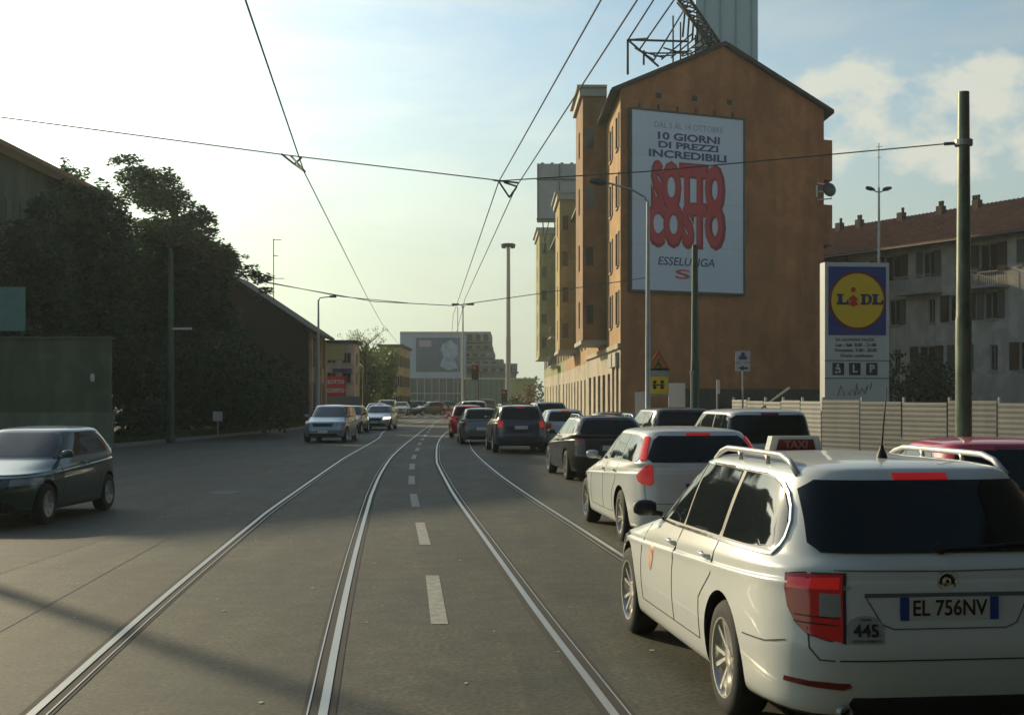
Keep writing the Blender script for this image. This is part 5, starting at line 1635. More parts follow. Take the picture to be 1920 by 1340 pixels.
q.text('Domenica  9.00 - 20.00', .155, (px_(1605), -.006, pz_(655)-.03), (1, 0, 0), (0, 0, 1), .004, bold=.003)
q.text('Orario continuato', .155, (px_(1607), -.006, pz_(665)-.03), (1, 0, 0), (0, 0, 1), .004, bold=.003)
q.build('opening_hours', M_ink, pyl)
for pxx, ch in ((1571, None), (1603, 'L'), (1636, 'P')):
    q = MB(); q.box(px_(pxx)-.20, px_(pxx)+.20, -.012, -.003, pz_(703), pz_(680)); sq = q.build('symbol', M_ink, pyl)
    q = MB(); c = Vector((px_(pxx), -.013, (pz_(703)+pz_(680))/2))
    if ch: q.text(ch, .36, c, (1, 0, 0), (0, 0, 1), .002, bold=.012)
    else:
        q.lathe([(.05, 0), (.05, .003), (0, .003)], c+Vector((-.02, 0, .12)), (0, -1, 0), 12); q.box(c.x-.10, c.x+.06, -.016, -.013, c.z-.02, c.z+.06); q.box(c.x+.02, c.x+.08, -.0161, -.013, c.z-.14, c.z-.021); q.box(c.x-.12, c.x+.0, -.0161, -.013, c.z-.14, c.z-.08)
    q.build('symbol_mark', M_pyl, sq)
for i, py in enumerate((676, 709, 751)):
    q = MB(); q.box(-pw_-.003, pw_*(.99 if i < 2 else -.3), -.004, -.001, pz_(py)-.02, pz_(py)+.02); q.build('panel_joint', mat('joint_grey', (.16, .16, .16), .7), pyl)
q = MB()    # sprayed scrawl
sc = [(1570, 742), (1577, 722), (1582, 741), (1588, 728), (1593, 741), (1598, 727), (1604, 741), (1607, 718), (1611, 740), (1617, 728), (1623, 738), (1628, 722)]
q.tube([(px_(a), -.008, pz_(b)) for a, b in sc], .012, 5)
q.tube([(px_(1636), -.008, pz_(716)), (px_(1633), -.008, pz_(730))], .012, 5)
q.build('sprayed_scrawl', M_ink, pyl)

def pole(name, label, x, y, h, r0, r1, m, cat, group=None, cap=True):
    root = thing(name, label, cat, (x, y, 0), 0, group)
    q = MB(); q.lathe([(r0*1.5, 0), (r0*1.5, .25), (r0, .32), (r0, h*.45), (r0*.92, h*.46), (r1, h), (0, h+.02)], (0, 0, 0), (0, 0, 1), 16)
    q.build('shaft', m, root, smooth=True, angle=40)
    return root
PX, PY = 7.62, 22.5
GPOLE = 'tramway poles along the kerbs'
p_r = pole('tram_pole', 'tall steel tram pole at the right behind the red hatchback', PX, PY, 7.0, .135, .095, mat('tram_pole_paint', (.24, .25, .19), .38, metal=.5, col2=(.05, .07, .04), vscale=3, stretch=(1, 1, .35)), 'pole', GPOLE)
q = MB(); q.lathe([(.15, -.05), (.15, .05)], (0, 0, Z(268, PY)), (0, 0, 1), 16); q.tube([(0, 0, Z(268, PY)), (-.3, 0.1, Z(268, PY))], .03, 6); q.build('wire_clamp', M_steel, p_r)
p_m = pole('tram_pole', 'dark green tram pole in front of the giant poster', X(1303, 42), 42, 6.65, .13, .09, M_greenpole, 'pole', GPOLE)
p_l = pole('tram_pole', 'green tram pole with a small white lamp arm before the cedars', X(320, 54), 54, 7.85, .13, .09, M_greenpole, 'pole', GPOLE)
q = MB(); q.box(.08, .85, -.06, .06, Z(616, 54)-.04, Z(616, 54)+.04); q.build('lamp_arm', mat('lamp_white', (.6, .6, .56), .5), p_l)
p_o = pole('tram_pole', 'tram pole on the left kerb near the viewpoint', -14.6, 24.6, 8.2, .15, .11, M_greenpole, 'pole', GPOLE)
q = MB(); q.tube([(0, 0, 7.6), (.9, -.6, 8.4), (2.6, -1.9, 8.6)], .05, 6); q.box(2.4, 3.3, -2.3, -1.8, 8.5, 8.68); q.build('lamp_arm', M_steel, p_o)

# arched street lamp over the poster, thin grey post
sl2 = pole('street_lamp', 'thin grey street lamp whose arm arches left across the poster', X(1215, 46), 46, Z(372, 46)-.1, .09, .055, M_steel, 'street lamp')
q = MB(); zt2 = Z(372, 46)
q.tube([(0, 0, zt2-.15), (-.12, 0, zt2+.05), (-.6, 0, zt2+.32), (-1.45, 0, zt2+.55)], .035, 8); q.build('arm', M_steel, sl2, smooth=True)
q = MB(); q.lathe([(0, -.35), (.09, -.3), (.13, 0), (.08, .25), (0, .3)], (-1.7, 0, zt2+.58), (1, 0, -.15), 12); q.build('lamp_head', M_gutter, sl2, smooth=True)

# tall lighting mast at the junction
hm = pole('lighting_mast', 'very tall light mast with a flat round crown over the far junction', X(953, 150), 150, Z(460, 150), .28, .20, mat('mast_grey', (.40, .40, .38), .5), 'light mast')
q = MB(); zz = Z(460, 150); q.lathe([(.2, -.2), (.75, -.15), (.85, .05), (.7, .18), (0, .25)], (0, 0, zz), (0, 0, 1), 20)
for k in range(8): a = k*PI/4; q.box(.62*math.cos(a)-.15, .62*math.cos(a)+.15, .62*math.sin(a)-.15, .62*math.sin(a)+.15, zz-.30, zz-.151)
q.build('lamp_crown', M_gutter, hm)
for px, py, Y, n, lab in ((868, 571, 120, 1, 'double armed street lamp above the office block poster'), (597, 562, 82, 0, 'street lamp with a short arm behind the brick house'), (1648, 352, 66, 2, 'tall thin mast with two lamp arms behind the pylon sign')):
    h = Z(py, Y); rt = pole('street_lamp', lab, X(px, Y), Y, h, .10 if n < 2 else .09, .05, M_steel, 'street lamp')
    if n == 1:
        for sx in (1, -1):
            q = MB(); q.tube([(0, 0, h-.4), (sx*.15, 0, h-.05), (sx*.5, 0, h)], .035, 6); q.box(*sorted((sx*.35, sx*1.0)), -.12, .12, h-.06, h+.1); q.build('lamp_arm', M_gutter, rt)
        q = MB(); q.tube([(-.47, .1, 0), (-.47, .1, h-.2)], .035, 6); q.build('cable_post', M_steel, rt)
    elif n == 0:
        q = MB(); q.tube([(0, 0, h-.1), (.1, 0, h+.12), (.8, 0, h+.2)], .035, 6); q.box(.7, 1.1, -.1, .1, h+.14, h+.26); q.build('lamp_arm', M_gutter, rt)
    else:
        for sx in (1, -1):
            q = MB(); q.tube([(0, 0, h-.25), (sx*.3, 0, h-.12)], .03, 6); q.lathe([(0, -.26), (.09, -.2), (.11, 0), (.06, .2), (0, .24)], (sx*.42, 0, h-.05), (1, 0, .25*sx), 10); q.build('lamp_head', M_gutter, rt, smooth=True)
        q = MB(); q.tube([(0, 0, h), (0, 0, h+2.2)], .02, 5); q.tube([(-.15, 0, h+2.0), (.2, 0, h+2.05)], .012, 4); q.tube([(-.1, 0, h+1.5), (.12, 0, h+1.5)], .012, 4); q.build('aerial', M_gutter, rt)

# warning triangle, yellow direction sign, post boards
def disc_sign(): pass
ws = thing('road_sign', 'red bordered warning triangle over a yellow sign on the grey post', 'road sign', (X(1234, 47), 46.9, 0))
tri = [(0, Z(655, 47)), (-.42, Z(655, 47)-.74), (.42, Z(655, 47)-.74)]
q = MB(); q.prism([(a, 0, b) for a, b in tri], (0, .02, 0)); t0 = q.build('triangle', mat('sign_red_border', (.42, .05, .025), .5), ws)
cx0, cz0 = 0, sum(b for a, b in tri)/3
q = MB(); q.prism([(a*.66, -.004, cz0+(b-cz0)*.66) for a, b in tri], (0, .003, 0)); t1 = q.build('triangle_field', mat('sign_amber', (.36, .17, .05), .5), t0)
q = MB(); q.tube([(-.12, -.008, cz0-.14), (.02, -.008, cz0+.08)], .03, 5); q.tube([(.02, -.008, cz0+.02), (.10, -.008, cz0-.16)], .03, 5); q.lathe([(.04, 0), (0, .004)], (.03, -.008, cz0+.14), (0, -1, 0), 8); q.build('digging_symbol', M_ink, t0)
q = MB(); q.box(-.36, .36, .0, .02, Z(742, 47), Z(690, 47)); bd = q.build('back_board', M_steel, ws)
q = MB(); q.box(-.33, .33, -.012, -.001, Z(738, 47), Z(706, 47)); ye = q.build('yellow_board', mat('sign_yellow', (.74, .50, .02), .4), bd)
q = MB()
for a in (-.13, .13):
    q.lathe([(.07, 0), (0, .004)], (a, -.0125, Z(716, 47)), (0, -1, 0), 10); q.lathe([(.07, 0), (0, .004)], (a, -.0125, Z(726, 47)), (0, -1, 0), 10)
q.box(-.22, .22, -.016, -.0125, Z(722.5, 47), Z(720, 47)); q.build('sign_marks', M_ink, ye)
q = MB(); q.tube([(-.30, .05, 0), (-.30, .05, Z(655, 47)-.3)], .03, 8); q.build('post', M_steel, ws)
ps = thing('road_sign', 'white double board road sign on a thin post before the gable wall', 'road sign', (X(1393, 44), 44, 0))
q = MB(); q.tube([(0, .04, 0), (0, .04, Z(657, 44))], .03, 8); q.build('post', M_steel, ps)
q = MB(); q.box(-.24, .24, -.01, .01, Z(679, 44), Z(658, 44)); w1_ = q.build('board', mat('sign_pinkwhite', (.56, .50, .52), .5), ps)
q = MB(); q.box(-.24, .24, -.01, .01, Z(696, 44), Z(681, 44)); w2_ = q.build('board', mat('sign_pinkwhite', (.56, .50, .52), .5), ps)
q = MB(); q.box(-.13, .13, -.016, -.011, Z(674, 44), Z(667, 44)); q.lathe([(.07, 0), (0, .004)], (0, -.011, Z(664, 44)), (0, -1, 0), 12); q.build('pictogram', M_navy, w1_)
q = MB(); q.prism([(-.16, -.011, Z(690, 44)), (.02, -.011, Z(685, 44)), (.02, -.011, Z(688, 44)), (.17, -.011, Z(688, 44)), (.17, -.011, Z(692, 44)), (.02, -.011, Z(692, 44)), (.02, -.011, Z(695, 44))], (0, -.004, 0)); q.build('arrow', M_navy, w2_)
an_ = thing('notice_board', 'white board with a pink foot beside the dark green pole', 'notice board', (X(1269, 48), 48, 0))
q = MB(); q.box(-.30, .30, 0, .05, 1.52, Z(718, 48)); q.build('upper_board', mat('board_white', (.66, .62, .58), .5), an_)
q = MB(); q.box(-.30, .30, 0, .05, .75, 1.518); q.build('lower_board', mat('board_pink', (.56, .34, .32), .5), an_)
q = MB()
for a in (-.27, .22): q.box(a, a+.05, .055, .10, 0, Z(718, 48))
q.build('leg', M_steel, an_)
en = thing('road_sign', 'narrow white sign seen nearly edge on before the gable wall', 'road sign', (X(1347, 44), 44, 0), R(70))
q = MB(); q.box(-.2, .2, -.012, .012, Z(738, 44), Z(712, 44)); q.build('board', mat('board_white', (.66, .62, .58), .5), en); q = MB(); q.tube([(0, .04, 0), (0, .04, Z(712, 44))], .03, 6); q.build('post', M_steel, en)
tp_ = thing('bollard', 'thin pale post beside the dark green pole', 'post', (X(1297, 40), 40, 0)); q = MB(); q.tube([(0, 0, 0), (0, 0, Z(695, 40))], [.045, .035], 8); q.lathe([(.06, 0), (.06, .12), (0, .14)], (0, 0, Z(695, 40)-.12), (0, 0, 1), 10); q.build('shaft', M_steel, tp_)
bg_ = thing('barrier_gate', 'raised car park barrier arm in front of the dark plinth', 'barrier', (X(1405, 50), 50, 0))
q = MB(); q.box(-.25, .25, -.2, .2, 0, 1.2); q.build('cabinet', mat('cabinet_grey', (.2, .21, .2), .6), bg_)
q = MB(); q.tube([(0, -.22, 1.15), (X(1478, 50)-X(1405, 50), -.22, Z(727, 50))], .045, 6); q.build('arm', mat('arm_cream', (.5, .42, .34), .6), bg_)
hb = fence('pale grey site boards between the orange house and the yellow sign', [(6.4, 68), (X(1218, 56), 56)], 2.0, 1.5)
M_board = mat('site_board', (.34, .36, .40), .6, var=.15, vscale=.8)
for ch in hb.children:
    if ch.name.startswith('panel'): ch.data.materials[0] = M_board

# traffic lights
for px, py, Y, lab in ((890, 698, 98, 'traffic light with dark housing over the left queue'), (945, 742, 120, 'small traffic light far behind the navy car')):
    tr = thing('traffic_light', lab, 'traffic light', (X(px, Y), Y, 0), 0)
    zc = Z(py, Y)
    q = MB(); q.tube([(.25, .1, 0), (.25, .1, zc+.6)], .05, 8); q.build('post', M_gutter, tr)
    q = MB(); q.box(-.17, .17, -.12, .12, zc-.50, zc+.50); q.box(-.23, .23, .121, .14, zc-.55, zc+.55); hs = q.build('housing', M_black, tr)
    for k, mm in enumerate((M_redlit, mat('amber_dark', (.10, .05, .01), .3), mat('green_dark', (.01, .06, .03), .3))):
        q = MB(); q.lathe([(.10, 0), (.09, .03), (0, .04)], (0, -.121, zc+.32-k*.32), (0, -1, 0), 14); q.build('lamp', mm, hs)

# cones and barriers at the roadworks
def cone(label, x, y, h=.55):
    c = thing('traffic_cone', label, 'traffic cone', (x, y, 0), 0, 'orange cones at the roadworks')
    q = MB(); q.lathe([(h*.26, .03), (h*.10, h*.7), (h*.05, h), (0, h)], (0, 0, 0), (0, 0, 1), 14); q.box(-h*.34, h*.34, -h*.34, h*.34, 0, .03); q.build('cone', mat('cone_orange', (.62, .09, .03), .5), c)
    q = MB(); q.lathe([(h*.205, h*.30), (h*.165, h*.46)], (0, 0, 0), (0, 0, 1), 14); q.build('band', mat('cone_white', (.7, .7, .66), .5), c)
cone('orange cone nearest to the viewer left of the queue', X(855, 84), 84, .75)
for px, Y, l in ((837, 118, 'orange cone at the left end of the far roadworks'), (846, 122, 'orange cone beside the white bollard'), (868, 110, 'orange cone between the barriers and the queue')): cone(l, X(px, Y), Y, .7)
bo = thing('bollard', 'short white bollard among the cones at the roadworks', 'bollard', (X(852, 116), 116, 0)); q = MB(); q.lathe([(.16, 0), (.16, .9), (.12, 1.0), (0, 1.02)], (0, 0, 0), (0, 0, 1), 12); q.build('shaft', mat('cone_white', (.7, .7, .66), .5), bo)
for k, (px, Y) in enumerate(((838, 134), (858, 136), (876, 138))):
    b_ = thing('roadworks_barrier', ('striped barrier behind the far cones, left one', 'striped barrier behind the far cones, middle one', 'striped barrier behind the far cones, right one')[k], 'barrier', (X(px, Y), Y, 0), 0, 'striped roadworks barriers')
    for j in range(4):
        q = MB(); q.box(-.72+j*.36, -.72+j*.36+.358, -.02, .02, .75, 1.0); q.build('board', mat('cone_white', (.7, .7, .66), .5) if j % 2 else mat('cone_orange', (.62, .09, .03), .5), b_)
    for a in (-.6, .55):
        q = MB(); q.box(a, a+.05, -.15, .15, 0, .745); q.build('leg', M_gutter, b_)
ut = thing('notice_board', 'small white notice on a post in the verge before the brick house', 'notice board', (X(408, 62), 62, 0)); q = MB(); q.box(-.22, .22, -.02, .02, Z(789, 62), Z(771, 62)); q.build('board', mat('board_white', (.66, .62, .58), .5), ut); q = MB(); q.tube([(0, .04, 0), (0, .04, Z(771, 62))], .03, 6); q.build('post', M_steel, ut)

# ================================================================== OVERHEAD WIRES
def wire(name, label, pts, r, root=None, sag=0.0, n=10):
    q = MB(); out = []
    pts = [Vector(p) for p in pts]
    for i in range(len(pts)-1):
        for k in range(n):
            t = k/n; p = pts[i].lerp(pts[i+1], t); p.z -= sag*4*t*(1-t); out.append(p)
    out.append(pts[-1])
    q.tube(out, r, 6)
    o = q.build(name, M_wire)
    return tag(o, label, 'wire')
YS = 24.3
wire('cross_span_wire', 'span wire crossing the road from the left edge to the tall right pole', [(-14.6, 24.6, 7.7), (X(545, YS), YS, Z(292, YS)), (X(940, YS), YS, Z(339, YS)), (X(1210, YS-.6), YS-.6, Z(322, YS-.6)), (PX-.12, PY, Z(268, PY))], .011)
wire('cross_span_wire', 'distant span wire hanging across the road above the far cars', [(X(500, 62), 62, Z(530, 62)), (X(700, 62), 62, Z(565, 62)), (X(850, 62), 62, Z(573, 62)), (X(1000, 62), 62, Z(552, 62)), (X(1215, 62), 62, Z(520, 62))], .02)
wire('cross_span_wire', 'faint span wire above the blue oncoming car', [(X(497, 60), 60, Z(528, 60)), (X(640, 64), 64, Z(556, 64)), (X(765, 66), 66, Z(568, 66))], .018)
def cpts(l): return [(X(a, y), y, Z(b, y)) for a, b, y in l]
wire('contact_wire', 'single overhead wire above the left tram track', cpts([(400, -180, 10.8), (460, 0, 13.6), (570, 322, 23.4), (690, 560, 53.4), (716, 606, 71), (760, 660, 120)]), .011)
wire('contact_wire', 'left one of the two wires above the right tram track', cpts([(1240, -190, 10.6), (1127, 0, 13.6), (935, 341, 24.3), (850, 590, 63), (846, 640, 110)]), .011)
wire('contact_wire', 'right one of the two wires above the right tram track', cpts([(1310, -190, 10.6), (1195, 0, 13.6), (967, 352, 24.6), (872, 560, 53), (852, 640, 110)]), .011)
# hangers where wires meet the span
for nm, lab, prs in (('wire_hanger', 'small yoke hanging from the span over the left track', [((545, 292, 24.3), (572, 322, 23.6)), ((528, 289, 24.3), (552, 308, 24)), ((552, 308, 24), (572, 322, 23.6)), ((552, 308, 24), (565, 296, 24.3))]),
                     ('wire_hanger', 'small yoke hanging from the span over the right track', [((935, 340, 24.3), (955, 370, 24.3)), ((945, 342, 24.3), (970, 350, 24.3)), ((955, 370, 24.3), (968, 352, 24.5)), ((925, 338, 24.3), (972, 343, 24.3))])):
    q = MB()
    for a, b in prs: q.tube([(X(a[0], a[2]), a[2], Z(a[1], a[2])), (X(b[0], b[2]), b[2], Z(b[1], b[2]))], .018, 6)
    tag(q.build(nm, M_wire), lab, 'wire hanger')

# ================================================================== TREES, SHRUBS, GRASS
def leaves(q, c, rx, ry, rz, n, size, flat=0.0, shell=.0):
    vs = []; fs = []
    for _ in range(n):
        while True:
            p = Vector((random.uniform(-1, 1), random.uniform(-1, 1), random.uniform(-1, 1)))
            d = p.length
            if d < 1 and d > shell: break
        p = Vector((c[0]+p.x*rx, c[1]+p.y*ry, c[2]+p.z*rz))
        a = Vector((random.gauss(0, 1), random.gauss(0, 1), random.gauss(0, 1)*(1-flat))).normalized()
        b = a.cross(Vector((random.gauss(0, 1), random.gauss(0, 1), random.gauss(0, 1)+flat*2))).normalized()
        s1 = size*random.uniform(.6, 1.4); s2 = s1*random.uniform(.35, .7)
        o = len(vs)
        vs += [p-a*s1, p-b*s2, p+a*s1, p+b*s2]; fs.append((o, o+1, o+2, o+3))
    q.add(vs, fs)
L_cedar = leafmat('cedar_needles', (.009, .040, .014), (.022, .085, .030))
L_green = leafmat('spring_leaves', (.06, .10, .015), (.14, .19, .04))
L_dark = leafmat('dark_leaves', (.014, .034, .010), (.034, .068, .020))
L_rust = leafmat('rusty_leaves', (.12, .055, .025), (.22, .11, .05))
M_bark = mat('bark', (.05, .038, .026), .9, var=.3, vscale=5)
def limb(q, a, b, r0, r1, bend=.3):
    a, b = Vector(a), Vector(b); m = a.lerp(b, .5)+Vector((random.uniform(-1, 1), random.uniform(-1, 1), random.uniform(-.3, .6)))*bend
    q.tube([a, a.lerp(m, .55), m, m.lerp(b, .55), b], [r0, r0*.85, (r0+r1)/2, r1*1.2, r1], 6)
def tree(label, base, clumps, leafm, height, lsize, density, cat='tree', group=None, trunk_r=.35, flat=0.0, nm='tree'):
    root = thing(nm, label, cat, (base[0], base[1], 0), 0, group)
    q = RB(root); top = Vector((base[0], base[1], height*.85))
    q.tube([(base[0], base[1], 0), (base[0]+.1, base[1], height*.3), (base[0]-.1, base[1]+.1, height*.6), top], [trunk_r*1.3, trunk_r, trunk_r*.7, trunk_r*.2], 9)
    q.build('trunk', M_bark, smooth=True)
    q = RB(root); big = sorted(clumps, key=lambda c: -c[3])[:26]
    for c in big:
        z0 = max(.15*height, min(c[2]-abs(c[0]-base[0])*.35, height*.8))
        limb(q, (base[0], base[1], z0), (c[0], c[1], c[2]), trunk_r*.35, .03)
    q.build('branches', M_bark)
    q = RB(root)
    for cx_, cy_, cz_, r_ in clumps:
        leaves(q, (cx_, cy_, cz_), r_, r_, r_*(1-.55*flat), int(density*r_**2.4), lsize, flat)
    q.build('crown', leafm)
    return root
def inpoly(x, y, poly):
    c = False; j = len(poly)-1
    for i in range(len(poly)):
        if (poly[i][1] > y) != (poly[j][1] > y) and x < (poly[j][0]-poly[i][0])*(y-poly[i][1])/(poly[j][1]-poly[i][1])+poly[i][0]: c = not c
        j = i
    return c
def fill_clumps(poly, Y0, Y1, n, r0, r1, hole=()):
    # crown masses spread through the depth Y0..Y1, within the tree's measured silhouette
    xs = [p[0] for p in poly]; ys = [p[1] for p in poly]; out = []
    while len(out) < n:
        x, y = random.uniform(min(xs), max(xs)), random.uniform(min(ys), max(ys))
        if not inpoly(x, y, poly): continue
        Y = random.uniform(Y0, Y1); r = random.uniform(r0, r1)
        rp_ = r/Y*FPX*.8
        if not all(inpoly(x+rp_*math.cos(a), y+rp_*.6*math.sin(a), poly) for a in (0, PI/2, PI, 3*PI/2)):
            r *= .5; rp_ *= .5
            if not all(inpoly(x+rp_*math.cos(a), y+rp_*.6*math.sin(a), poly) for a in (0, PI/2, PI, 3*PI/2)): r = .35
        if any((x-h[0])**2+(y-h[1])**2 < (h[2]+rp_*.5)**2 for h in hole): continue
        out.append((X(x, Y), Y, Z(y, Y), r))
    return out
cedA = [(15, 470), (60, 400), (75, 330), (112, 322), (118, 288), (150, 312), (178, 322), (205, 350), (240, 390), (262, 470), (262, 720), (40, 760), (15, 560)]
tree('dark cedar at the left, its pointed tip above the grey green house', (X(150, 68), 68), fill_clumps(cedA, 52.5, 58, 0, 1, 1) + fill_clumps(cedA, 60, 72, 260, .8, 1.6), L_cedar, 13.5, .12, 300, group='dark cedars on the left', trunk_r=.4, flat=.8)
tree('leafy dark tree between the low wall and the grey green house', (X(90, 53.5), 53.5), fill_clumps([(-30, 470), (0, 425), (40, 405), (70, 360), (105, 345), (140, 400), (150, 660), (-30, 660)], 51.8, 54.5, 90, .5, .9), L_cedar, 8.5, .11, 330, trunk_r=.2, flat=.5)
cedB = [(218, 318), (212, 300), (240, 292), (272, 312), (300, 318), (318, 332), (340, 345), (372, 378), (405, 410), (415, 455), (455, 480), (490, 500), (502, 530), (496, 555), (470, 570), (440, 575), (470, 640), (520, 700), (500, 765), (200, 770), (200, 480), (225, 420)]
holes = [(425, 555, 9), (442, 568, 8), (455, 530, 8), (466, 560, 9), (432, 520, 7), (240, 398, 6), (275, 402, 6), (330, 402, 7), (228, 340, 5), (480, 545, 6)]
cb = fill_clumps(cedB, 70, 80, 420, .7, 1.6, holes) + fill_clumps([(380, 430), (420, 470), (460, 495), (495, 520), (500, 545), (480, 560), (440, 600), (400, 640), (360, 600)], 72, 79, 90, .7, 1.2, holes)
for a, b, r in ((215, 305, .5), (232, 297, .6), (252, 300, .6), (310, 322, .5), (325, 334, .45), (498, 520, .5), (500, 545, .45), (488, 560, .4), (120, 300, .3), (126, 312, .4)): cb.append((X(a, 75), 75, Z(b, 75), r))
tree('largest dark cedar, spreading toward the brick house roof', (X(330, 76), 76), cb, L_cedar, 15, .12, 330, group='dark cedars on the left', trunk_r=.55, flat=.85)
lowp = [(205, 640), (330, 620), (480, 640), (575, 700), (575, 800), (205, 812)]
tree('broad dark shrubbery below the cedars and before the brick house', (X(400, 66), 68), fill_clumps(lowp, 62, 71, 110, .6, 1.2), L_dark, 3.5, .13, 150, cat='shrub', trunk_r=.15, nm='shrub')
gp = [(662, 690), (668, 660), (690, 648), (720, 645), (748, 655), (752, 700), (742, 760), (700, 775), (665, 770)]
for i, (lab, pl, Y) in enumerate((('round light green tree at the end of the left pavement', [(662, 770), (660, 700), (668, 662), (690, 650), (712, 662), (716, 720), (705, 772)], 124), ('round green tree right of the first one, before the ochre house', [(698, 770), (700, 690), (706, 658), (725, 648), (746, 660), (742, 720), (728, 772)], 132))):
    cc = fill_clumps(pl, Y, Y+6, 110, .8, 1.4)
    tree(lab, (cc[0][0] if False else X((pl[0][0]+pl[-1][0])/2, Y+3), Y+3), cc, L_green, 6.5, .22, 75, group='light green trees on the left', trunk_r=.2)
tree('low dark shrub at the right end of the low green grey wall', (X(240, 60), 60), fill_clumps([(195, 640), (300, 640), (330, 830), (195, 832)], 56, 62, 80, .5, .9), L_dark, 3.0, .12, 220, cat='shrub', trunk_r=.12, nm='shrub')
# nearly bare tree
bt = thing('tree', 'nearly bare tree whose thin crown rises above the green trees', 'tree', (X(683, 118), 118, 0))
q = RB(bt); bx = X(683, 118)
q.tube([(bx, 118, 0), (bx, 118, 3.5), (bx+.1, 118, 6.4)], [.2, .16, .08], 8)
tips = []
for k in range(26):
    a = random.uniform(0, 2*PI); l = random.uniform(1.0, 2.3); z = random.uniform(4.2, 6.3)
    e = Vector((bx+l*math.cos(a), 118+l*math.sin(a), z+random.uniform(.7, 2.4))); limb(q, (bx, 118, z), e, .05, .012, .3); tips.append(e)
    for j in range(4):
        s_ = Vector((bx, 118, z)).lerp(e, random.uniform(.4, .9)); e2 = s_+Vector((random.uniform(-.7, .7), random.uniform(-.7, .7), random.uniform(.1, .8))); q.tube([s_, e2], [.016, .007], 4); tips.append(e2)
q.build('branches', M_bark)
q = RB(bt)
for e in tips: leaves(q, e, .28, .28, .2, 9, .07)
q.build('leaves', L_green)
for i, (px, py, Y, w, hgt, lm, lab) in enumerate(((958, 752, 150, 1.3, 1.6, L_dark, 'dark green bush at the left foot of the far row'), (978, 750, 140, 1.2, 2.0, L_rust, 'rust coloured bush before the yellow green wall'), (992, 742, 138, 1.0, 3.0, L_rust, 'taller rust coloured bush against the row of houses'), (973, 758, 128, 1.2, 1.3, L_dark, 'low dark bush behind the queue'))):
    cx_ = X(px, Y); tree(lab, (cx_, Y), [(cx_+random.uniform(-w, w)*.6, Y+random.uniform(-.8, .8), random.uniform(.5, hgt), random.uniform(.5, .8)) for _ in range(12)], lm, hgt, .14, 90, cat='shrub', group='bushes at the far right', trunk_r=.08, nm='shrub')
for i, (px, w, hgt, lab) in enumerate(((1705, 2.2, 3.6, 'dark bush behind the pylon sign, left one of two'), (1755, 1.8, 3.0, 'dark bush behind the tall steel pole, right one of two'))):
    Y = 68; cx_ = X(px, Y); tree(lab, (cx_, Y), [(cx_+random.uniform(-w, w)*.7, Y+random.uniform(-1, 1), random.uniform(.5, hgt), random.uniform(.6, 1.0)) for _ in range(30)], L_dark, hgt, .13, 110, cat='shrub', group='dark bushes before the pale block', trunk_r=.1, nm='shrub')
# far hedge, garden hedge and distant wood
q = MB()
for k in range(60): leaves(q, (X(752, 172)+k*.19+random.uniform(-.2, .2), 172+random.uniform(-.5, .5), random.uniform(.5, 1.35)), .5, .5, .4, 26, .15)
tag(q.build('hedge', L_rust if False else leafmat('brown_hedge', (.045, .035, .016), (.09, .06, .03))), 'low brown hedge in front of the office block', 'hedge')
q = MB()
for k in range(150): leaves(q, (-40+k*1.2, 420+random.uniform(-6, 6), random.uniform(1, 6+3*math.sin(k*.7))), 3.5, 3, 2.4, 40, .6)
struct(q.build('distant_wood', L_dark), 'stuff')
q = MB()
for k in range(16000):
    y = random.uniform(50.5, 92); kx = xat(LK, y)-random.uniform(.25, 3.0); h = random.uniform(.06, .2)
    a = random.uniform(0, PI); w = .02
    dx, dy = math.cos(a)*w, math.sin(a)*w
    q.add([(kx-dx, y-dy, .12), (kx+dx, y+dy, .12), (kx+random.uniform(-.05, .05), y, .12+h)], [(0, 1, 2)])
struct(q.build('grass', leafmat('grass_blades', (.035, .065, .012), (.08, .12, .03))), 'stuff')
q = MB()
rl = thing('railing', 'dark iron railing along the verge before the shrubbery', 'railing', (-16.6, 52, 0))
pts_ = [(-17.2, 51), (-15.8, 70), (-15.2, 84)]
qq = RB(rl)
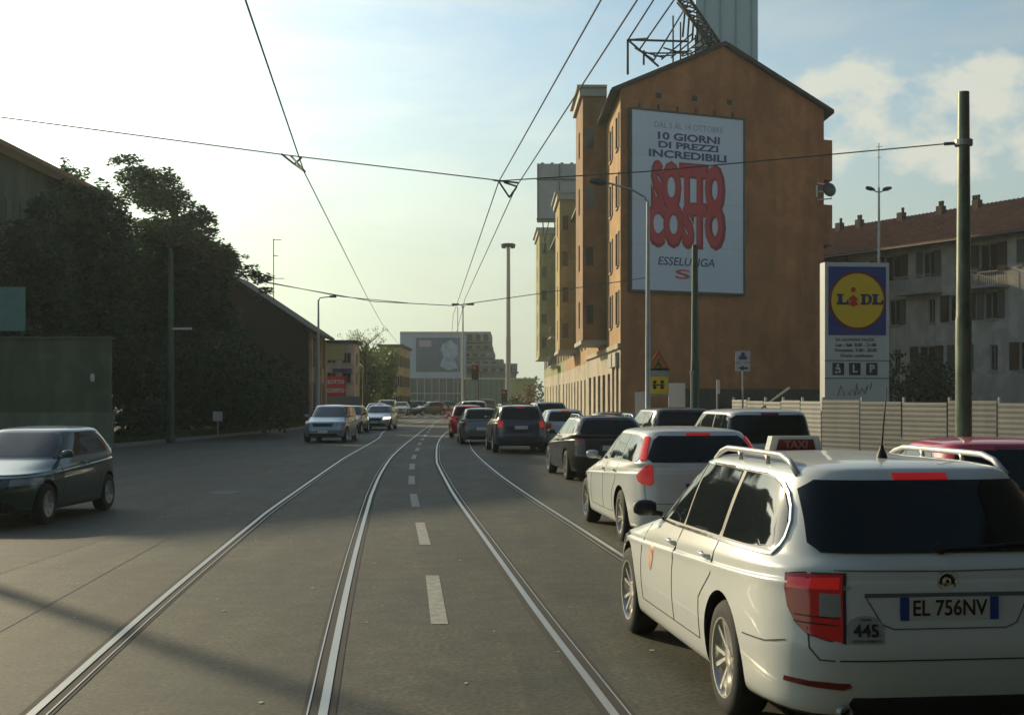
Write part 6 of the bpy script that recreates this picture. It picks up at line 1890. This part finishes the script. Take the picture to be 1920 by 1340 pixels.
for i in range(2):
    a, b = Vector((*pts_[i], 0)), Vector((*pts_[i+1], 0)); n = int((b-a).length/.16)
    for k in range(n): p = a.lerp(b, k/n); qq.box(p.x-.01, p.x+.01, p.y-.01, p.y+.01, .1, 1.25)
    for z in (.25, 1.2): qq.tube([a+Zv*z, b+Zv*z], .022, 5)
qq.build('bars', M_gutter)

# ================================================================== AIR
hz = MB(); hz.box(-70, 60, -40, 300, -1.2, 34)
hm_ = bpy.data.materials.new('haze_air'); hm_.use_nodes = True
nt = hm_.node_tree; nt.nodes.clear()
ho = nt.nodes.new('ShaderNodeOutputMaterial'); hv = nt.nodes.new('ShaderNodeVolumePrincipled')
hv.inputs['Color'].default_value = (.80, .90, .86, 1); hv.inputs['Density'].default_value = .00045; hv.inputs['Anisotropy'].default_value = .35
nt.links.new(hv.outputs['Volume'], ho.inputs['Volume'])
hzo = hz.build('haze', hm_); struct(hzo, 'stuff')

# small far traffic along the junction and a lamp on the yard wall
GF = 'small far cars standing along the junction'
for i, (px, Y, hd, sp_, pt, lb) in enumerate(((768, 158, 95, HATCH, P_black, 'tiny black car before the left part of the brown hedge'), (786, 166, 88, SALOON, P_grey, 'tiny grey car before the brown hedge, behind the turning car'),
        (834, 160, 92, SALOON, P_black, 'tiny dark saloon right of the turning grey car'), (872, 162, 85, HATCH, P_silver, 'tiny silver car between the cones and the queue'), (896, 158, 90, SUV, P_navy, 'tiny navy car behind the red hatchback of the queue'), (752, 140, 178, SALOON, M_white, 'tiny white saloon right of the far white van'))):
    build_car(sp_, lb, (X(px, Y), Y), hd, GF, pt, detail=1)
wlp = thing('wall_lamp', 'small pale lamp fixed near the right end of the yard wall', 'lamp', (X(175, 49.9), 49.9, Z(708, 50)))
q = MB(); q.lathe([(0, -.16), (.07, -.13), (.09, 0), (.07, .13), (0, .16)], (0, -.10, 0), (0, 0, 1), 12); q.box(-.03, .03, -.1, .05, -.03, .03); q.build('shade', mat('lamp_cream', (.6, .58, .5), .4), wlp)
